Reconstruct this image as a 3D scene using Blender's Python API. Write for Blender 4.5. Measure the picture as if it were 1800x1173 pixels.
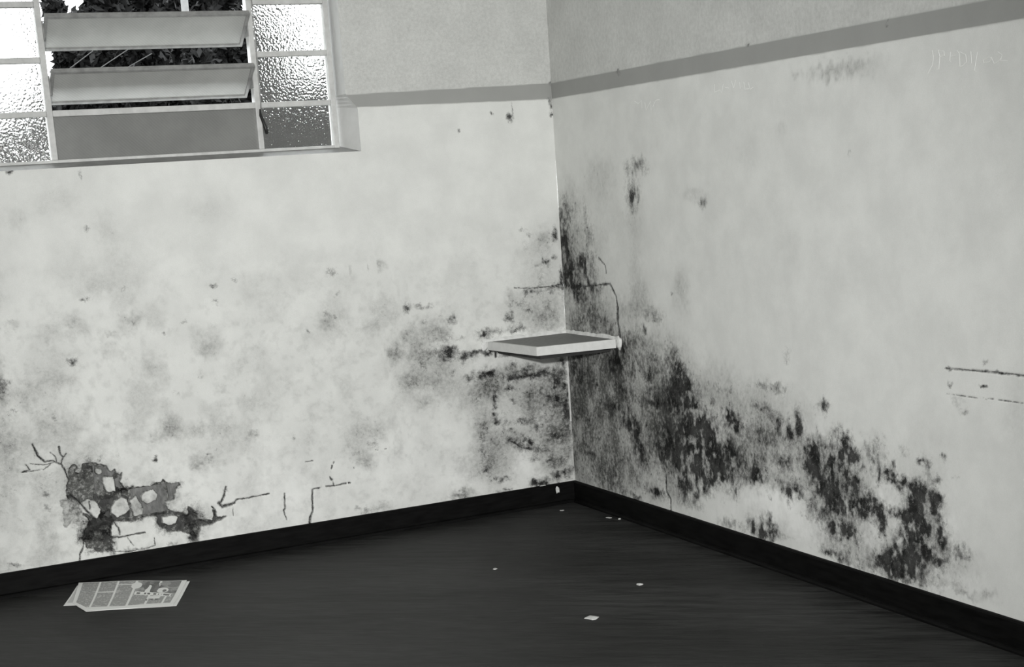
import bpy, bmesh, math, random
import numpy as np
from mathutils import Vector, Matrix

# ------------------------------------------------------------------ scene, camera, light
S = bpy.context.scene
COL = S.collection
for o in list(bpy.data.objects):
    bpy.data.objects.remove(o, do_unlink=True)
S.view_settings.view_transform = 'Standard'
S.view_settings.look = 'None'
S.view_settings.gamma = 1.0
S.view_settings.use_curve_mapping = False
S.view_settings.exposure = 0.0

# Room axes: the far corner of the room is the z axis; wall_left is the plane y=0 (it runs
# towards -x), wall_right is the plane x=0 (it runs towards -y), the floor is z=0.  Metres.
F, PIT, YAW, ROLL = 2649.8, 0.18459, 0.43694, -0.067491
CAMP = Vector((-3.40196, -6.59028, 1.6))
fwd0 = Vector((math.sin(YAW), math.cos(YAW), 0)); rt0 = Vector((math.cos(YAW), -math.sin(YAW), 0)); up0 = Vector((0, 0, 1))
fwd = fwd0*math.cos(PIT) - up0*math.sin(PIT); up = up0*math.cos(PIT) + fwd0*math.sin(PIT)
rt = rt0*math.cos(ROLL) + up*math.sin(ROLL); up = up*math.cos(ROLL) - rt0*math.sin(ROLL)
cam_data = bpy.data.cameras.new('camera')
cam_data.sensor_width = 36.0
cam_data.lens = F/1800.0*36.0
cam_data.shift_x = -5.43/1800.0
cam_data.shift_y = 226.7/1800.0
cam_data.clip_start = 0.05
cam = bpy.data.objects.new('camera', cam_data); COL.objects.link(cam)
M = Matrix((rt, up, -fwd)).transposed().to_4x4(); M.translation = CAMP
cam.matrix_world = M
S.camera = cam

# overcast sky
world = bpy.data.worlds.new('overcast_sky'); S.world = world; world.use_nodes = True
wb = world.node_tree.nodes['Background']
wb.inputs['Color'].default_value = (0.95, 0.98, 1.0, 1); wb.inputs['Strength'].default_value = 5.5

def area(name, loc, target, sx, sy, power):
    l = bpy.data.lights.new(name, 'AREA'); l.shape = 'RECTANGLE'; l.size = sx; l.size_y = sy; l.energy = power
    l.color = (1.0, 1.0, 0.99)
    o = bpy.data.objects.new(name, l); COL.objects.link(o); o.location = loc
    d = Vector(target) - Vector(loc); o.rotation_euler = d.to_track_quat('-Z', 'Y').to_euler()
    return o
# photographer's flash reflector on its bracket, just up and left of the lens
fl = bpy.data.lights.new('flash_lamp', 'SPOT'); fl.energy = 1400; fl.spot_size = math.radians(62); fl.spot_blend = 1.0
fl.shadow_soft_size = 0.09; fl.color = (1.0, 1.0, 0.99)
flo = bpy.data.objects.new('flash_lamp', fl); COL.objects.link(flo); flo.location = (-3.80, -6.80, 2.0)
flo.rotation_euler = (Vector((-0.75, 0, 0.55))-flo.location).to_track_quat('-Z', 'Y').to_euler()
# unseen fill light added in front of the closed rear wall
area('rear_fill_light', (-2.4, -9.2, 1.9), (-1.2, 0, 1.3), 3.4, 2.4, 150)

# ------------------------------------------------------------------ surveyed data (metres)
# stains and painted shade: [kind, distance from the corner, height, half width, half height, strength]
#   D = black mould and cavity shade, G = grey damp and painted shade, W = white salt bloom;  LB on wall_left, RB on wall_right
# LL / RL: cracks [width, u, z, u, z, ...];  HOLE: fallen plaster outlines;  ISL: plaster left standing
LB = [["D",0.442,0.695,0.038,0.013,1.0],["D",0.146,0.667,0.029,0.018,0.95],["D",0.254,0.66,0.056,0.01,0.75],["D",0.311,0.657,0.028,0.014,0.6],["D",0.41,0.566,0.01,0.014,0.85],
["D",0.412,0.528,0.007,0.008,0.6],["D",0.419,0.49,0.01,0.006,0.75],["D",0.407,0.457,0.013,0.01,0.9],["D",0.329,0.608,0.011,0.008,0.7],["D",0.313,0.542,0.008,0.006,0.5],
["D",0.216,0.698,0.032,0.014,0.75],["D",0.292,0.726,0.014,0.008,0.6],["D",0.399,0.798,0.031,0.006,0.85],["D",0.331,0.776,0.024,0.008,0.8],["D",0.076,0.63,0.02,0.036,0.85],
["D",0.033,0.684,0.01,0.058,0.6],["D",0.024,0.486,0.009,0.143,0.45],["D",0.076,0.532,0.019,0.021,0.9],["D",0.018,0.519,0.018,0.098,0.55],["D",0.032,0.428,0.016,0.014,0.8],
["D",0.119,0.544,0.009,0.014,0.6],["D",0.191,0.396,0.011,0.014,0.7],["D",0.231,0.333,0.011,0.01,0.8],["D",0.341,0.351,0.018,0.008,0.8],["D",0.337,0.402,0.011,0.006,0.6],
["D",0.252,0.299,0.028,0.008,0.7],["D",0.283,0.356,0.043,0.006,0.6],["D",0.301,0.319,0.028,0.008,0.5],["D",0.152,0.282,0.014,0.008,0.7],["D",0.195,0.282,0.014,0.01,0.5],
["D",0.043,0.154,0.023,0.015,0.85],["D",0.102,0.153,0.015,0.02,0.65],["D",0.093,0.131,0.01,0.013,0.6],["D",0.228,0.131,0.016,0.013,0.9],["D",0.193,0.112,0.032,0.009,0.85],
["D",0.17,0.129,0.014,0.01,0.7],["D",0.474,0.233,0.011,0.01,0.85],["D",0.404,0.17,0.028,0.008,0.65],["D",0.082,0.339,0.04,0.008,0.65],["D",0.241,0.442,0.043,0.009,0.55],
["D",0.068,0.215,0.022,0.013,0.5],["D",0.134,0.224,0.018,0.01,0.5],["D",0.22,0.242,0.018,0.01,0.4],["D",0.387,0.115,0.028,0.005,0.6],["D",0.482,0.441,0.01,0.008,0.35],
["D",0.363,0.438,0.011,0.038,0.3],["D",0.497,0.333,0.007,0.038,0.3],["G",0.191,0.54,0.107,0.077,0.55],["G",0.281,0.68,0.091,0.032,0.55],["G",0.384,0.621,0.042,0.038,0.4],
["G",0.047,0.522,0.044,0.169,0.5],["G",0.097,0.331,0.094,0.105,0.5],["G",0.305,0.359,0.085,0.052,0.4],["G",0.424,0.278,0.091,0.097,0.3],["G",0.454,0.444,0.055,0.038,0.25],
["G",0.541,0.583,0.103,0.095,0.15],["G",0.084,0.197,0.066,0.079,0.4],["G",0.445,0.654,0.048,0.032,0.35],["G",0.612,0.117,0.055,0.019,0.3],["W",0.142,0.416,0.036,0.04,0.9],
["W",0.286,0.225,0.046,0.062,0.8],["W",0.38,0.395,0.014,0.029,0.7],["W",0.306,0.346,0.028,0.012,0.6],["W",0.465,0.393,0.021,0.038,0.4],["W",0.219,0.153,0.022,0.02,0.5],
["W",0.605,0.206,0.082,0.077,0.4],["W",0.445,0.743,0.062,0.031,0.5],["G",2.478,0.741,0.052,0.04,0.22],["G",2.55,0.845,0.07,0.04,0.25],["G",2.042,0.604,0.041,0.021,0.3],
["G",1.968,0.64,0.035,0.035,0.3],["G",1.866,0.605,0.042,0.021,0.25],["G",1.76,0.591,0.043,0.021,0.3],["G",1.859,0.461,0.035,0.021,0.3],["G",1.829,0.475,0.014,0.007,0.3],
["G",1.792,0.964,0.035,0.021,0.2],["G",2.108,1.115,0.034,0.027,0.25],["G",2.188,1.068,0.02,0.013,0.25],["G",2.049,0.916,0.034,0.027,0.17],["G",2.65,0.661,0.076,0.053,0.2],
["G",2.472,0.957,0.077,0.066,0.14],["G",2.164,0.617,0.04,0.021,0.14],["G",1.646,0.706,0.029,0.035,0.14],["G",1.769,0.506,0.071,0.043,0.14],["G",1.726,0.78,0.018,0.011,0.2],
["G",1.618,0.558,0.022,0.021,0.25],["G",2.603,1.144,0.025,0.013,0.2],["G",2.455,1.096,0.038,0.026,0.14],["G",2.346,1.132,0.019,0.01,0.2],["G",2.665,0.872,0.016,0.066,0.45],
["G",2.696,0.701,0.038,0.332,0.2],["G",2.528,0.487,0.077,0.041,0.12],["D",2.066,0.505,0.007,0.007,0.6],["D",2.306,0.538,0.007,0.005,0.55],["D",2.225,0.534,0.005,0.005,0.4],
["D",2.369,0.965,0.01,0.012,0.65],["D",1.878,1.086,0.006,0.005,0.5],["D",1.969,1.048,0.005,0.005,0.45],["D",1.945,0.782,0.008,0.008,0.2],["D",1.826,0.843,0.006,0.006,0.3],
["D",1.618,0.558,0.009,0.014,0.25],["D",1.769,0.329,0.007,0.007,0.6],["D",2.469,0.736,0.006,0.007,0.3],["D",2.628,0.787,0.006,0.008,0.3],["D",2.568,0.592,0.006,0.009,0.3],
["D",2.662,0.898,0.008,0.026,0.35],["D",2.67,0.549,0.006,0.008,0.3],["G",2.524,1.579,0.038,0.039,0.1],["G",2.369,1.653,0.076,0.052,0.1],["G",2.224,1.278,0.039,0.033,0.12],
["G",2.168,1.528,0.026,0.04,0.1],["G",1.701,1.562,0.084,0.041,0.08],["G",2.153,1.433,0.053,0.132,0.07],["D",2.246,1.517,0.01,0.005,0.35],["D",2.279,1.233,0.012,0.006,0.55],
["D",2.296,1.228,0.008,0.004,0.4],["D",1.724,1.237,0.011,0.005,0.45],["D",2.116,1.255,0.007,0.005,0.35],["D",1.73,1.161,0.007,0.006,0.35],["D",1.634,1.247,0.006,0.006,0.3],
["D",2.526,1.774,0.006,0.005,0.9],["D",2.24,1.746,0.005,0.008,0.3],["D",1.176,1.242,0.015,0.012,0.5],["D",1.211,1.056,0.009,0.006,0.5],["D",1.188,1.045,0.006,0.006,0.45],
["D",0.831,1.045,0.013,0.015,0.65],["D",0.789,1.056,0.008,0.006,0.5],["D",0.745,1.046,0.027,0.007,0.45],["D",0.748,0.975,0.008,0.009,0.45],["D",0.602,0.975,0.014,0.014,0.6],
["D",0.61,0.955,0.019,0.007,0.35],["D",0.628,0.81,0.034,0.015,0.72],["D",0.564,0.788,0.029,0.01,0.72],["D",0.57,0.764,0.008,0.013,0.6],["D",0.494,0.801,0.024,0.008,0.7],
["D",0.705,0.827,0.032,0.015,0.28],["D",0.613,0.841,0.019,0.006,0.45],["D",0.65,0.779,0.023,0.006,0.4],["D",0.629,0.722,0.016,0.012,0.35],["D",0.539,0.687,0.016,0.009,0.5],
["D",0.438,0.877,0.028,0.012,0.55],["D",1.01,1.254,0.007,0.005,0.35],["D",1.166,1.147,0.005,0.005,0.35],["D",1.004,1.079,0.007,0.009,0.35],["D",0.893,1.019,0.005,0.017,0.2],
["D",1.315,0.992,0.005,0.005,0.35],["D",0.596,0.882,0.078,0.006,0.2],["D",0.772,0.76,0.005,0.004,0.35],["D",0.658,0.999,0.006,0.005,0.3],["G",1.227,1.02,0.03,0.034,0.35],
["G",0.958,1.066,0.056,0.035,0.22],["G",1.002,0.989,0.031,0.023,0.25],["G",0.902,0.849,0.031,0.032,0.42],["G",0.799,0.855,0.044,0.059,0.33],["G",0.851,0.92,0.013,0.023,0.3],
["G",0.722,0.931,0.064,0.035,0.27],["G",0.653,0.912,0.039,0.024,0.28],["G",0.759,0.803,0.051,0.036,0.33],["G",0.697,0.772,0.077,0.036,0.27],["G",0.831,0.709,0.051,0.03,0.33],
["G",0.742,0.693,0.077,0.03,0.33],["G",0.458,0.623,0.066,0.049,0.4],["G",1.09,1.252,0.008,0.008,0.25],["G",0.941,1.26,0.014,0.013,0.28],["G",1.151,1.044,0.036,0.029,0.15],
["G",1.182,1.111,0.036,0.034,0.12],["G",0.919,1.01,0.037,0.035,0.15],["G",1.077,0.499,0.062,0.041,0.32],["G",1.113,0.378,0.037,0.036,0.28],["G",1.146,0.436,0.037,0.035,0.2],
["G",1.079,0.343,0.031,0.024,0.22],["G",0.776,0.593,0.032,0.018,0.27],["G",0.709,0.627,0.129,0.06,0.17],["G",0.631,0.124,0.04,0.015,0.38],["G",1.036,0.118,0.044,0.015,0.22],
["G",0.479,0.346,0.04,0.099,0.38],["G",0.567,0.246,0.053,0.037,0.2],["G",1.131,0.601,0.018,0.018,0.1],["G",1.361,0.495,0.018,0.017,0.14],["G",0.923,0.382,0.019,0.048,0.12],
["D",1.053,0.427,0.019,0.017,0.3],["D",1.099,0.116,0.031,0.013,0.35],["D",1.16,0.14,0.009,0.005,0.6],["D",0.474,0.232,0.015,0.01,0.7],["D",1.143,0.4,0.011,0.006,0.4],
["D",0.486,0.346,0.009,0.037,0.3],["D",1.429,0.512,0.005,0.005,0.35],["W",1.434,0.245,0.149,0.07,0.5],["W",0.865,0.313,0.255,0.181,0.3],["W",2.006,0.36,0.277,0.113,0.3],
["D",0.09,1.202,0.012,0.012,0.85],["D",0.132,1.19,0.014,0.006,0.5],["D",0.03,1.331,0.009,0.022,0.65],["D",0.038,1.217,0.008,0.007,0.45],["D",0.212,1.362,0.005,0.005,0.45],
["D",0.175,1.353,0.01,0.006,0.35],["D",0.167,1.332,0.008,0.007,0.35],["D",0.145,1.068,0.025,0.01,0.75],["D",0.117,1.115,0.008,0.021,0.5],["D",0.206,1.062,0.008,0.012,0.55],
["D",0.047,1.079,0.031,0.007,0.65],["D",0.031,1.068,0.008,0.007,0.6],["D",0.063,1.049,0.007,0.005,0.65],["D",0.201,0.994,0.008,0.011,0.55],["D",0.237,1.01,0.015,0.012,0.35],
["D",0.31,0.947,0.012,0.013,0.65],["D",0.29,0.892,0.015,0.006,0.85],["D",0.249,0.898,0.015,0.013,0.5],["D",0.415,0.894,0.041,0.011,0.5],["D",0.453,0.877,0.011,0.008,0.65],
["D",0.6,0.979,0.012,0.012,0.55],["D",0.631,0.832,0.026,0.012,0.5],["D",0.501,0.808,0.033,0.005,0.65],["D",0.402,0.797,0.027,0.005,0.75],["D",0.007,1.106,0.005,0.043,0.75],
["D",0.197,1.28,0.011,0.012,0.25],["D",0.289,0.96,0.005,0.054,0.3],["G",0.086,1.314,0.034,0.03,0.35],["G",0.283,1.042,0.019,0.036,0.3],["G",0.111,0.961,0.089,0.073,0.28],
["G",0.063,0.951,0.028,0.021,0.25],["G",0.12,1.225,0.082,0.121,0.16],["G",0.177,0.999,0.102,0.091,0.15],["W",0.02,0.866,0.042,0.009,0.7],["W",0.255,0.862,0.169,0.006,0.6],
["D",0.232,1.894,0.006,0.011,0.75],["D",0.218,1.929,0.002,0.021,0.4],["D",0.013,1.942,0.005,0.017,0.6],["D",0.002,2.04,0.006,0.008,0.6],["D",0.004,1.895,0.007,0.003,0.9],
["D",0.324,1.92,0.003,0.003,0.9],["D",0.495,1.844,0.004,0.003,0.5],["D",0.015,1.966,0.005,0.004,0.7],["D",2.355,0.495,0.021,0.029,0.75],["D",2.386,0.435,0.012,0.044,0.35],
["D",2.445,0.415,0.012,0.034,0.35],["D",2.294,0.367,0.052,0.009,0.75],["D",2.288,0.331,0.014,0.029,0.8],["D",2.303,0.289,0.028,0.024,0.9],["D",2.339,0.265,0.038,0.015,0.95],
["D",2.372,0.23,0.033,0.029,0.95],["D",2.308,0.205,0.019,0.034,0.8],["D",2.404,0.195,0.014,0.015,0.95],["D",2.291,0.182,0.009,0.059,0.8],["D",2.349,0.136,0.028,0.007,0.8],
["D",1.932,0.21,0.025,0.045,0.85],["D",1.965,0.19,0.059,0.02,0.75],["D",1.93,0.133,0.015,0.025,0.9],["D",1.99,0.372,0.02,0.006,0.85],["D",2.077,0.392,0.01,0.007,0.8],
["D",2.038,0.247,0.044,0.007,0.6],["D",2.229,0.387,0.019,0.009,0.75],["D",2.19,0.386,0.024,0.003,0.8],["D",2.542,0.419,0.01,0.008,0.55],["D",2.545,0.359,0.006,0.006,0.5],
["D",2.303,0.539,0.006,0.005,0.45],["D",2.065,0.505,0.005,0.005,0.45],["D",2.43,0.22,0.004,0.02,0.4],["D",2.196,0.249,0.043,0.004,0.5],["D",2.248,0.435,0.019,0.024,0.45],
["D",2.36,0.333,0.005,0.015,0.4],["D",2.081,0.224,0.01,0.02,0.6],["D",2.033,0.111,0.012,0.006,0.8],["D",2.211,0.116,0.024,0.004,0.65],["D",2.152,0.113,0.015,0.004,0.45],
["D",2.707,0.128,0.013,0.005,0.9],["D",2.429,0.353,0.019,0.029,0.25],["D",2.271,0.229,0.004,0.02,0.4],["G",2.435,0.334,0.032,0.044,0.45],["G",2.356,0.451,0.084,0.063,0.5],
["G",2.038,0.343,0.039,0.04,0.5],["G",2.165,0.302,0.043,0.044,0.35],["G",2.084,0.285,0.053,0.03,0.4],["G",2.592,0.427,0.09,0.143,0.1],["G",2.227,0.322,0.019,0.029,0.2]]
RB = [["G",0.278,0.58,0.297,0.259,0.75],["G",0.787,0.594,0.302,0.178,0.5],["G",0.316,0.244,0.312,0.155,0.55],["G",0.006,0.319,0.101,0.2,0.55],["G",0.752,0.233,0.279,0.088,0.3],  # the broad G patches also paint the shadow under the shelf
["G",0.671,0.817,0.084,0.071,0.35],["G",0.914,0.53,0.159,0.211,0.45],["G",0.418,0.741,0.15,0.089,0.4],["D",0.084,0.676,0.09,0.116,0.6],["D",0.225,0.786,0.126,0.03,0.6],
["D",0.492,0.746,0.088,0.073,0.72],["D",0.555,0.787,0.035,0.043,0.85],["D",0.208,0.649,0.048,0.046,0.5],["D",0.551,0.621,0.058,0.04,0.62],["D",0.523,0.487,0.077,0.031,0.8],
["D",0.423,0.52,0.091,0.032,0.6],["D",0.604,0.438,0.061,0.038,0.75],["D",0.655,0.386,0.06,0.046,0.8],["D",0.692,0.333,0.042,0.038,0.72],["D",0.65,0.605,0.023,0.013,0.6],
["D",0.73,0.577,0.056,0.009,0.6],["D",0.84,0.585,0.068,0.011,0.7],["D",0.804,0.631,0.038,0.014,0.6],["D",0.8,0.728,0.071,0.016,0.7],["D",0.783,0.699,0.034,0.021,0.6],
["D",0.635,0.736,0.023,0.036,0.4],["D",1.036,0.741,0.038,0.029,0.85],["D",1.058,0.696,0.064,0.029,0.92],["D",1.078,0.644,0.063,0.049,0.82],["D",0.98,0.538,0.055,0.043,0.82],
["D",1.048,0.586,0.064,0.055,0.72],["D",1.04,0.49,0.077,0.083,0.75],["D",1.056,0.382,0.144,0.07,0.95],["D",1.168,0.532,0.074,0.042,0.82],["D",1.201,0.482,0.076,0.061,0.82],
["D",1.269,0.424,0.072,0.068,0.85],["D",1.151,0.326,0.078,0.035,0.82],["D",0.87,0.342,0.024,0.023,0.7],["D",0.821,0.393,0.057,0.029,0.5],["D",0.773,0.171,0.058,0.019,0.6],
["D",1.067,0.217,0.064,0.042,0.5],["D",1.169,0.233,0.05,0.021,0.5],["D",0.544,0.276,0.088,0.032,0.4],["D",0.431,0.185,0.061,0.061,0.42],["D",0.336,0.148,0.093,0.039,0.35],
["D",0.194,0.265,0.023,0.017,0.75],["D",0.166,0.293,0.032,0.047,0.35],["D",0.75,0.774,0.11,0.021,0.35],["D",0.937,0.781,0.079,0.028,0.4],["D",0.992,0.812,0.039,0.027,0.5],
["D",0.282,0.216,0.095,0.047,0.35],["D",0.103,0.44,0.082,0.047,0.4],["D",0.855,0.468,0.081,0.028,0.4],["D",0.919,0.587,0.019,0.084,0.35],["D",0.614,0.116,0.044,0.008,0.7],
["D",1.075,0.163,0.077,0.014,0.4],["W",0.426,0.542,0.06,0.012,0.3],["W",0.637,0.208,0.058,0.045,0.55],["W",0.78,0.244,0.083,0.029,0.4],["W",0.61,0.634,0.043,0.029,0.25],
["W",0.934,0.747,0.026,0.055,0.3],["W",0.721,0.764,0.017,0.021,0.3],["W",0.169,0.184,0.049,0.012,0.4],["W",0.968,0.258,0.079,0.021,0.4],["D",0.033,1.374,0.027,0.062,0.82],
["D",0.039,1.267,0.035,0.055,0.97],["D",0.053,1.188,0.039,0.054,0.97],["D",0.078,1.126,0.054,0.045,0.97],["D",0.111,1.085,0.134,0.009,0.85],["D",0.191,1.199,0.037,0.023,0.8],
["D",0.27,1.166,0.04,0.054,0.6],["D",0.296,1.08,0.055,0.023,0.7],["D",0.1,1.443,0.053,0.052,0.4],["D",0.114,1.029,0.027,0.023,0.65],["D",0.177,1.005,0.045,0.055,0.6],
["D",0.268,0.992,0.037,0.046,0.42],["D",0.349,0.917,0.09,0.035,0.4],["D",0.437,0.905,0.053,0.026,0.35],["D",0.72,1.499,0.042,0.045,0.7],["D",0.729,1.62,0.039,0.025,0.55],
["D",0.796,1.642,0.032,0.017,0.42],["D",0.835,1.609,0.028,0.019,0.25],["D",1.283,1.458,0.022,0.016,0.45],["D",0.836,0.978,0.064,0.02,0.42],["D",0.765,0.903,0.015,0.015,0.65],
["D",0.559,0.835,0.062,0.034,0.6],["D",0.211,1.13,0.074,0.053,0.35],["D",-0.028,1.06,0.02,0.054,0.4],["D",1.015,1.073,0.008,0.004,0.6],["D",0.305,1.304,0.022,0.051,0.3],
["D",0.271,1.399,0.015,0.103,0.2],["G",0.129,1.224,0.152,0.141,0.45],["G",0.19,0.962,0.207,0.107,0.5],["G",0.427,1.59,0.104,0.058,0.22],["G",1.218,1.491,0.07,0.022,0.14],
["G",0.71,1.396,0.049,0.057,0.16],["G",0.739,1.046,0.065,0.05,0.33],["G",0.684,0.985,0.116,0.029,0.28],["G",0.669,0.843,0.1,0.042,0.45],["G",1.083,1.083,0.044,0.063,0.16],
["G",0.719,1.176,0.049,0.098,0.14],["G",0.418,1.356,0.263,0.169,0.1],["G",0.119,1.443,0.094,0.104,0.2],["G",0.862,0.831,0.158,0.041,0.15],["D",1.047,0.737,0.047,0.025,0.7],
["D",1.055,0.696,0.069,0.025,0.9],["D",1.049,0.631,0.067,0.036,0.8],["D",0.985,0.534,0.046,0.038,0.7],["D",1.161,0.53,0.067,0.031,0.85],["D",1.201,0.5,0.067,0.047,0.85],
["D",1.058,0.47,0.092,0.061,0.82],["D",1.062,0.393,0.148,0.055,0.95],["D",1.189,0.35,0.13,0.06,0.85],["D",1.246,0.4,0.106,0.047,0.8],["D",1.272,0.333,0.085,0.048,0.72],
["D",1.29,0.295,0.042,0.024,0.5],["D",1.424,0.583,0.046,0.03,0.9],["D",1.462,0.559,0.022,0.024,0.9],["D",1.394,0.454,0.043,0.036,0.7],["D",1.451,0.41,0.06,0.035,0.65],
["D",1.468,0.361,0.05,0.035,0.62],["D",1.454,0.308,0.03,0.017,0.5],["D",1.441,0.26,0.012,0.015,0.6],["D",1.586,0.384,0.029,0.029,0.85],["D",1.637,0.442,0.017,0.019,0.85],
["D",1.622,0.356,0.04,0.023,0.8],["D",1.582,0.333,0.019,0.015,0.6],["D",1.65,0.652,0.038,0.012,0.6],["D",1.683,0.743,0.046,0.011,0.4],["D",1.783,0.736,0.045,0.016,0.4],
["D",1.635,0.563,0.028,0.033,0.5],["D",1.765,0.578,0.027,0.033,0.6],["D",1.835,0.566,0.016,0.032,0.8],["D",1.889,0.593,0.019,0.037,0.85],["D",1.887,0.635,0.016,0.032,0.62],
["D",1.784,0.451,0.056,0.016,0.55],["D",1.774,0.433,0.027,0.022,0.7],["D",1.83,0.468,0.027,0.033,0.42],["D",1.85,0.347,0.041,0.025,0.9],["D",1.806,0.351,0.036,0.011,0.6],
["D",2.055,0.695,0.018,0.022,0.65],["D",2.021,0.687,0.017,0.01,0.4],["D",1.962,0.502,0.051,0.032,0.62],["D",2.029,0.506,0.067,0.042,0.7],["D",2.154,0.564,0.035,0.037,0.95],
["D",2.185,0.532,0.04,0.021,0.9],["D",2.167,0.479,0.037,0.062,0.85],["D",2.084,0.425,0.05,0.042,0.7],["D",2.04,0.382,0.05,0.042,0.75],["D",2.001,0.429,0.042,0.053,0.6],
["D",2.195,0.381,0.048,0.031,0.9],["D",2.096,0.344,0.041,0.026,0.7],["D",1.704,0.631,0.028,0.016,0.35],["D",1.556,0.52,0.039,0.034,0.4],["D",1.748,0.609,0.018,0.016,0.5],
["D",1.707,0.522,0.056,0.022,0.4],["D",1.177,0.602,0.015,0.024,0.6],["D",1.295,0.632,0.01,0.023,0.45],["D",1.381,0.692,0.061,0.011,0.3],["D",0.881,0.644,0.07,0.049,0.35],
["D",1.142,0.433,0.033,0.024,0.5],["D",1.804,0.324,0.018,0.011,0.4],["D",1.026,0.23,0.048,0.037,0.5],["D",1.158,0.226,0.035,0.019,0.45],["D",0.812,0.165,0.051,0.019,0.6],
["D",1.834,0.867,0.018,0.021,0.2],["D",2.116,0.61,0.012,0.015,0.35],["D",2.195,0.594,0.01,0.006,0.5],["G",1.698,0.538,0.083,0.033,0.42],["G",1.762,0.372,0.11,0.028,0.5],
["G",2.02,0.567,0.05,0.021,0.3],["G",1.471,0.69,0.247,0.056,0.25],["G",1.561,0.599,0.241,0.067,0.3],["G",1.502,0.434,0.197,0.068,0.4],["G",1.722,0.464,0.185,0.066,0.25],
["G",1.317,0.646,0.124,0.035,0.25],["G",1.275,0.768,0.104,0.035,0.12],["G",0.903,0.512,0.117,0.123,0.4],["G",2.044,0.461,0.1,0.079,0.4],["G",1.969,0.645,0.051,0.052,0.12],
["W",1.297,0.523,0.042,0.047,0.6],["W",1.73,0.29,0.139,0.022,0.8],["W",1.54,0.27,0.059,0.034,0.6],["W",1.501,0.57,0.059,0.007,0.5],["W",2.121,0.529,0.016,0.031,0.5],
["W",1.94,0.578,0.052,0.032,0.4],["W",2.01,0.618,0.05,0.031,0.4],["W",2.109,0.455,0.013,0.031,0.3],["W",1.496,0.49,0.02,0.023,0.3],["D",2.163,0.568,0.013,0.029,0.82],
["D",2.169,0.517,0.042,0.03,0.95],["D",2.232,0.508,0.027,0.017,0.9],["D",2.176,0.459,0.046,0.042,0.8],["D",2.049,0.524,0.076,0.03,0.62],["D",1.98,0.479,0.039,0.036,0.6],
["D",2.036,0.451,0.057,0.048,0.6],["D",2.052,0.381,0.057,0.036,0.72],["D",2.049,0.321,0.023,0.042,0.8],["D",1.98,0.285,0.041,0.031,0.5],["D",2.209,0.388,0.056,0.035,0.85],
["D",2.171,0.329,0.057,0.036,0.75],["D",2.107,0.342,0.039,0.024,0.62],["D",2.008,0.253,0.017,0.02,0.75],["D",2.106,0.229,0.032,0.028,1.0],["D",2.185,0.231,0.039,0.03,1.0],
["D",2.269,0.323,0.021,0.015,0.9],["D",2.307,0.387,0.018,0.017,0.72],["D",2.314,0.33,0.021,0.017,0.82],["D",2.35,0.365,0.026,0.017,0.9],["D",2.375,0.341,0.017,0.029,0.82],
["D",2.369,0.3,0.017,0.024,0.92],["D",2.296,0.565,0.012,0.015,0.82],["D",2.325,0.538,0.01,0.011,0.72],["D",2.371,0.494,0.012,0.028,0.82],["D",2.413,0.488,0.025,0.017,0.95],
["D",2.444,0.526,0.009,0.011,0.72],["D",2.454,0.472,0.027,0.011,0.9],["D",2.512,0.47,0.042,0.018,0.95],["D",2.552,0.454,0.034,0.023,0.95],["D",2.583,0.421,0.04,0.04,0.9],
["D",2.598,0.379,0.049,0.044,0.95],["D",2.581,0.332,0.04,0.029,0.95],["D",2.631,0.439,0.033,0.022,0.8],["D",2.67,0.451,0.014,0.014,0.82],["D",2.661,0.379,0.016,0.023,0.72],
["D",2.636,0.342,0.016,0.018,0.82],["D",2.534,0.391,0.033,0.023,0.7],["D",2.492,0.356,0.033,0.011,0.72],["D",2.442,0.347,0.025,0.011,0.82],["D",2.532,0.301,0.034,0.034,0.9],
["D",2.498,0.25,0.05,0.034,0.72],["D",2.43,0.214,0.036,0.018,0.9],["D",2.378,0.181,0.036,0.012,0.92],["D",2.587,0.245,0.029,0.035,0.97],["D",2.57,0.208,0.049,0.024,0.9],
["D",2.682,0.313,0.033,0.027,0.92],["D",2.658,0.281,0.023,0.011,0.62],["D",2.626,0.219,0.019,0.023,0.72],["D",2.68,0.214,0.025,0.014,0.92],["D",2.512,0.168,0.076,0.028,0.85],
["D",2.428,0.151,0.068,0.024,0.72],["D",2.359,0.125,0.052,0.012,0.6],["D",2.494,0.131,0.075,0.011,0.5],["D",2.107,0.139,0.057,0.018,0.6],["D",2.06,0.142,0.031,0.009,0.6],
["D",2.162,0.126,0.056,0.018,0.35],["D",2.765,0.274,0.023,0.017,0.5],["D",2.719,0.255,0.023,0.033,0.35],["D",2.81,0.278,0.022,0.016,0.25],["D",2.587,0.563,0.014,0.008,0.82],
["D",2.625,0.541,0.013,0.022,0.62],["D",2.663,0.509,0.014,0.011,0.5],["D",2.569,0.49,0.011,0.009,0.62],["D",2.696,0.594,0.009,0.007,0.4],["D",2.762,0.524,0.01,0.005,0.4],
["D",2.391,0.575,0.017,0.034,0.3],["D",2.339,0.557,0.026,0.04,0.2],["D",2.491,0.583,0.025,0.017,0.2],["D",2.483,0.303,0.017,0.023,0.4],["D",2.28,0.371,0.027,0.017,0.5],
["D",2.247,0.423,0.036,0.023,0.5],["D",2.376,0.134,0.061,0.015,0.6],["D",2.611,0.288,0.032,0.017,0.6],["D",2.463,0.198,0.042,0.023,0.6],["D",2.549,0.349,0.024,0.017,0.6],
["G",2.339,0.563,0.069,0.04,0.18],["G",2.793,0.14,0.045,0.011,0.3],["G",2.91,0.166,0.029,0.016,0.3],["G",2.536,0.145,0.164,0.023,0.3],["G",2.103,0.264,0.141,0.072,0.25],
["G",2.742,0.243,0.091,0.054,0.2],["G",2.156,0.421,0.184,0.118,0.35],["G",2.598,0.379,0.095,0.165,0.25],["G",2.496,0.193,0.166,0.068,0.35],["G",2.146,0.165,0.187,0.036,0.25],
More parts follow.
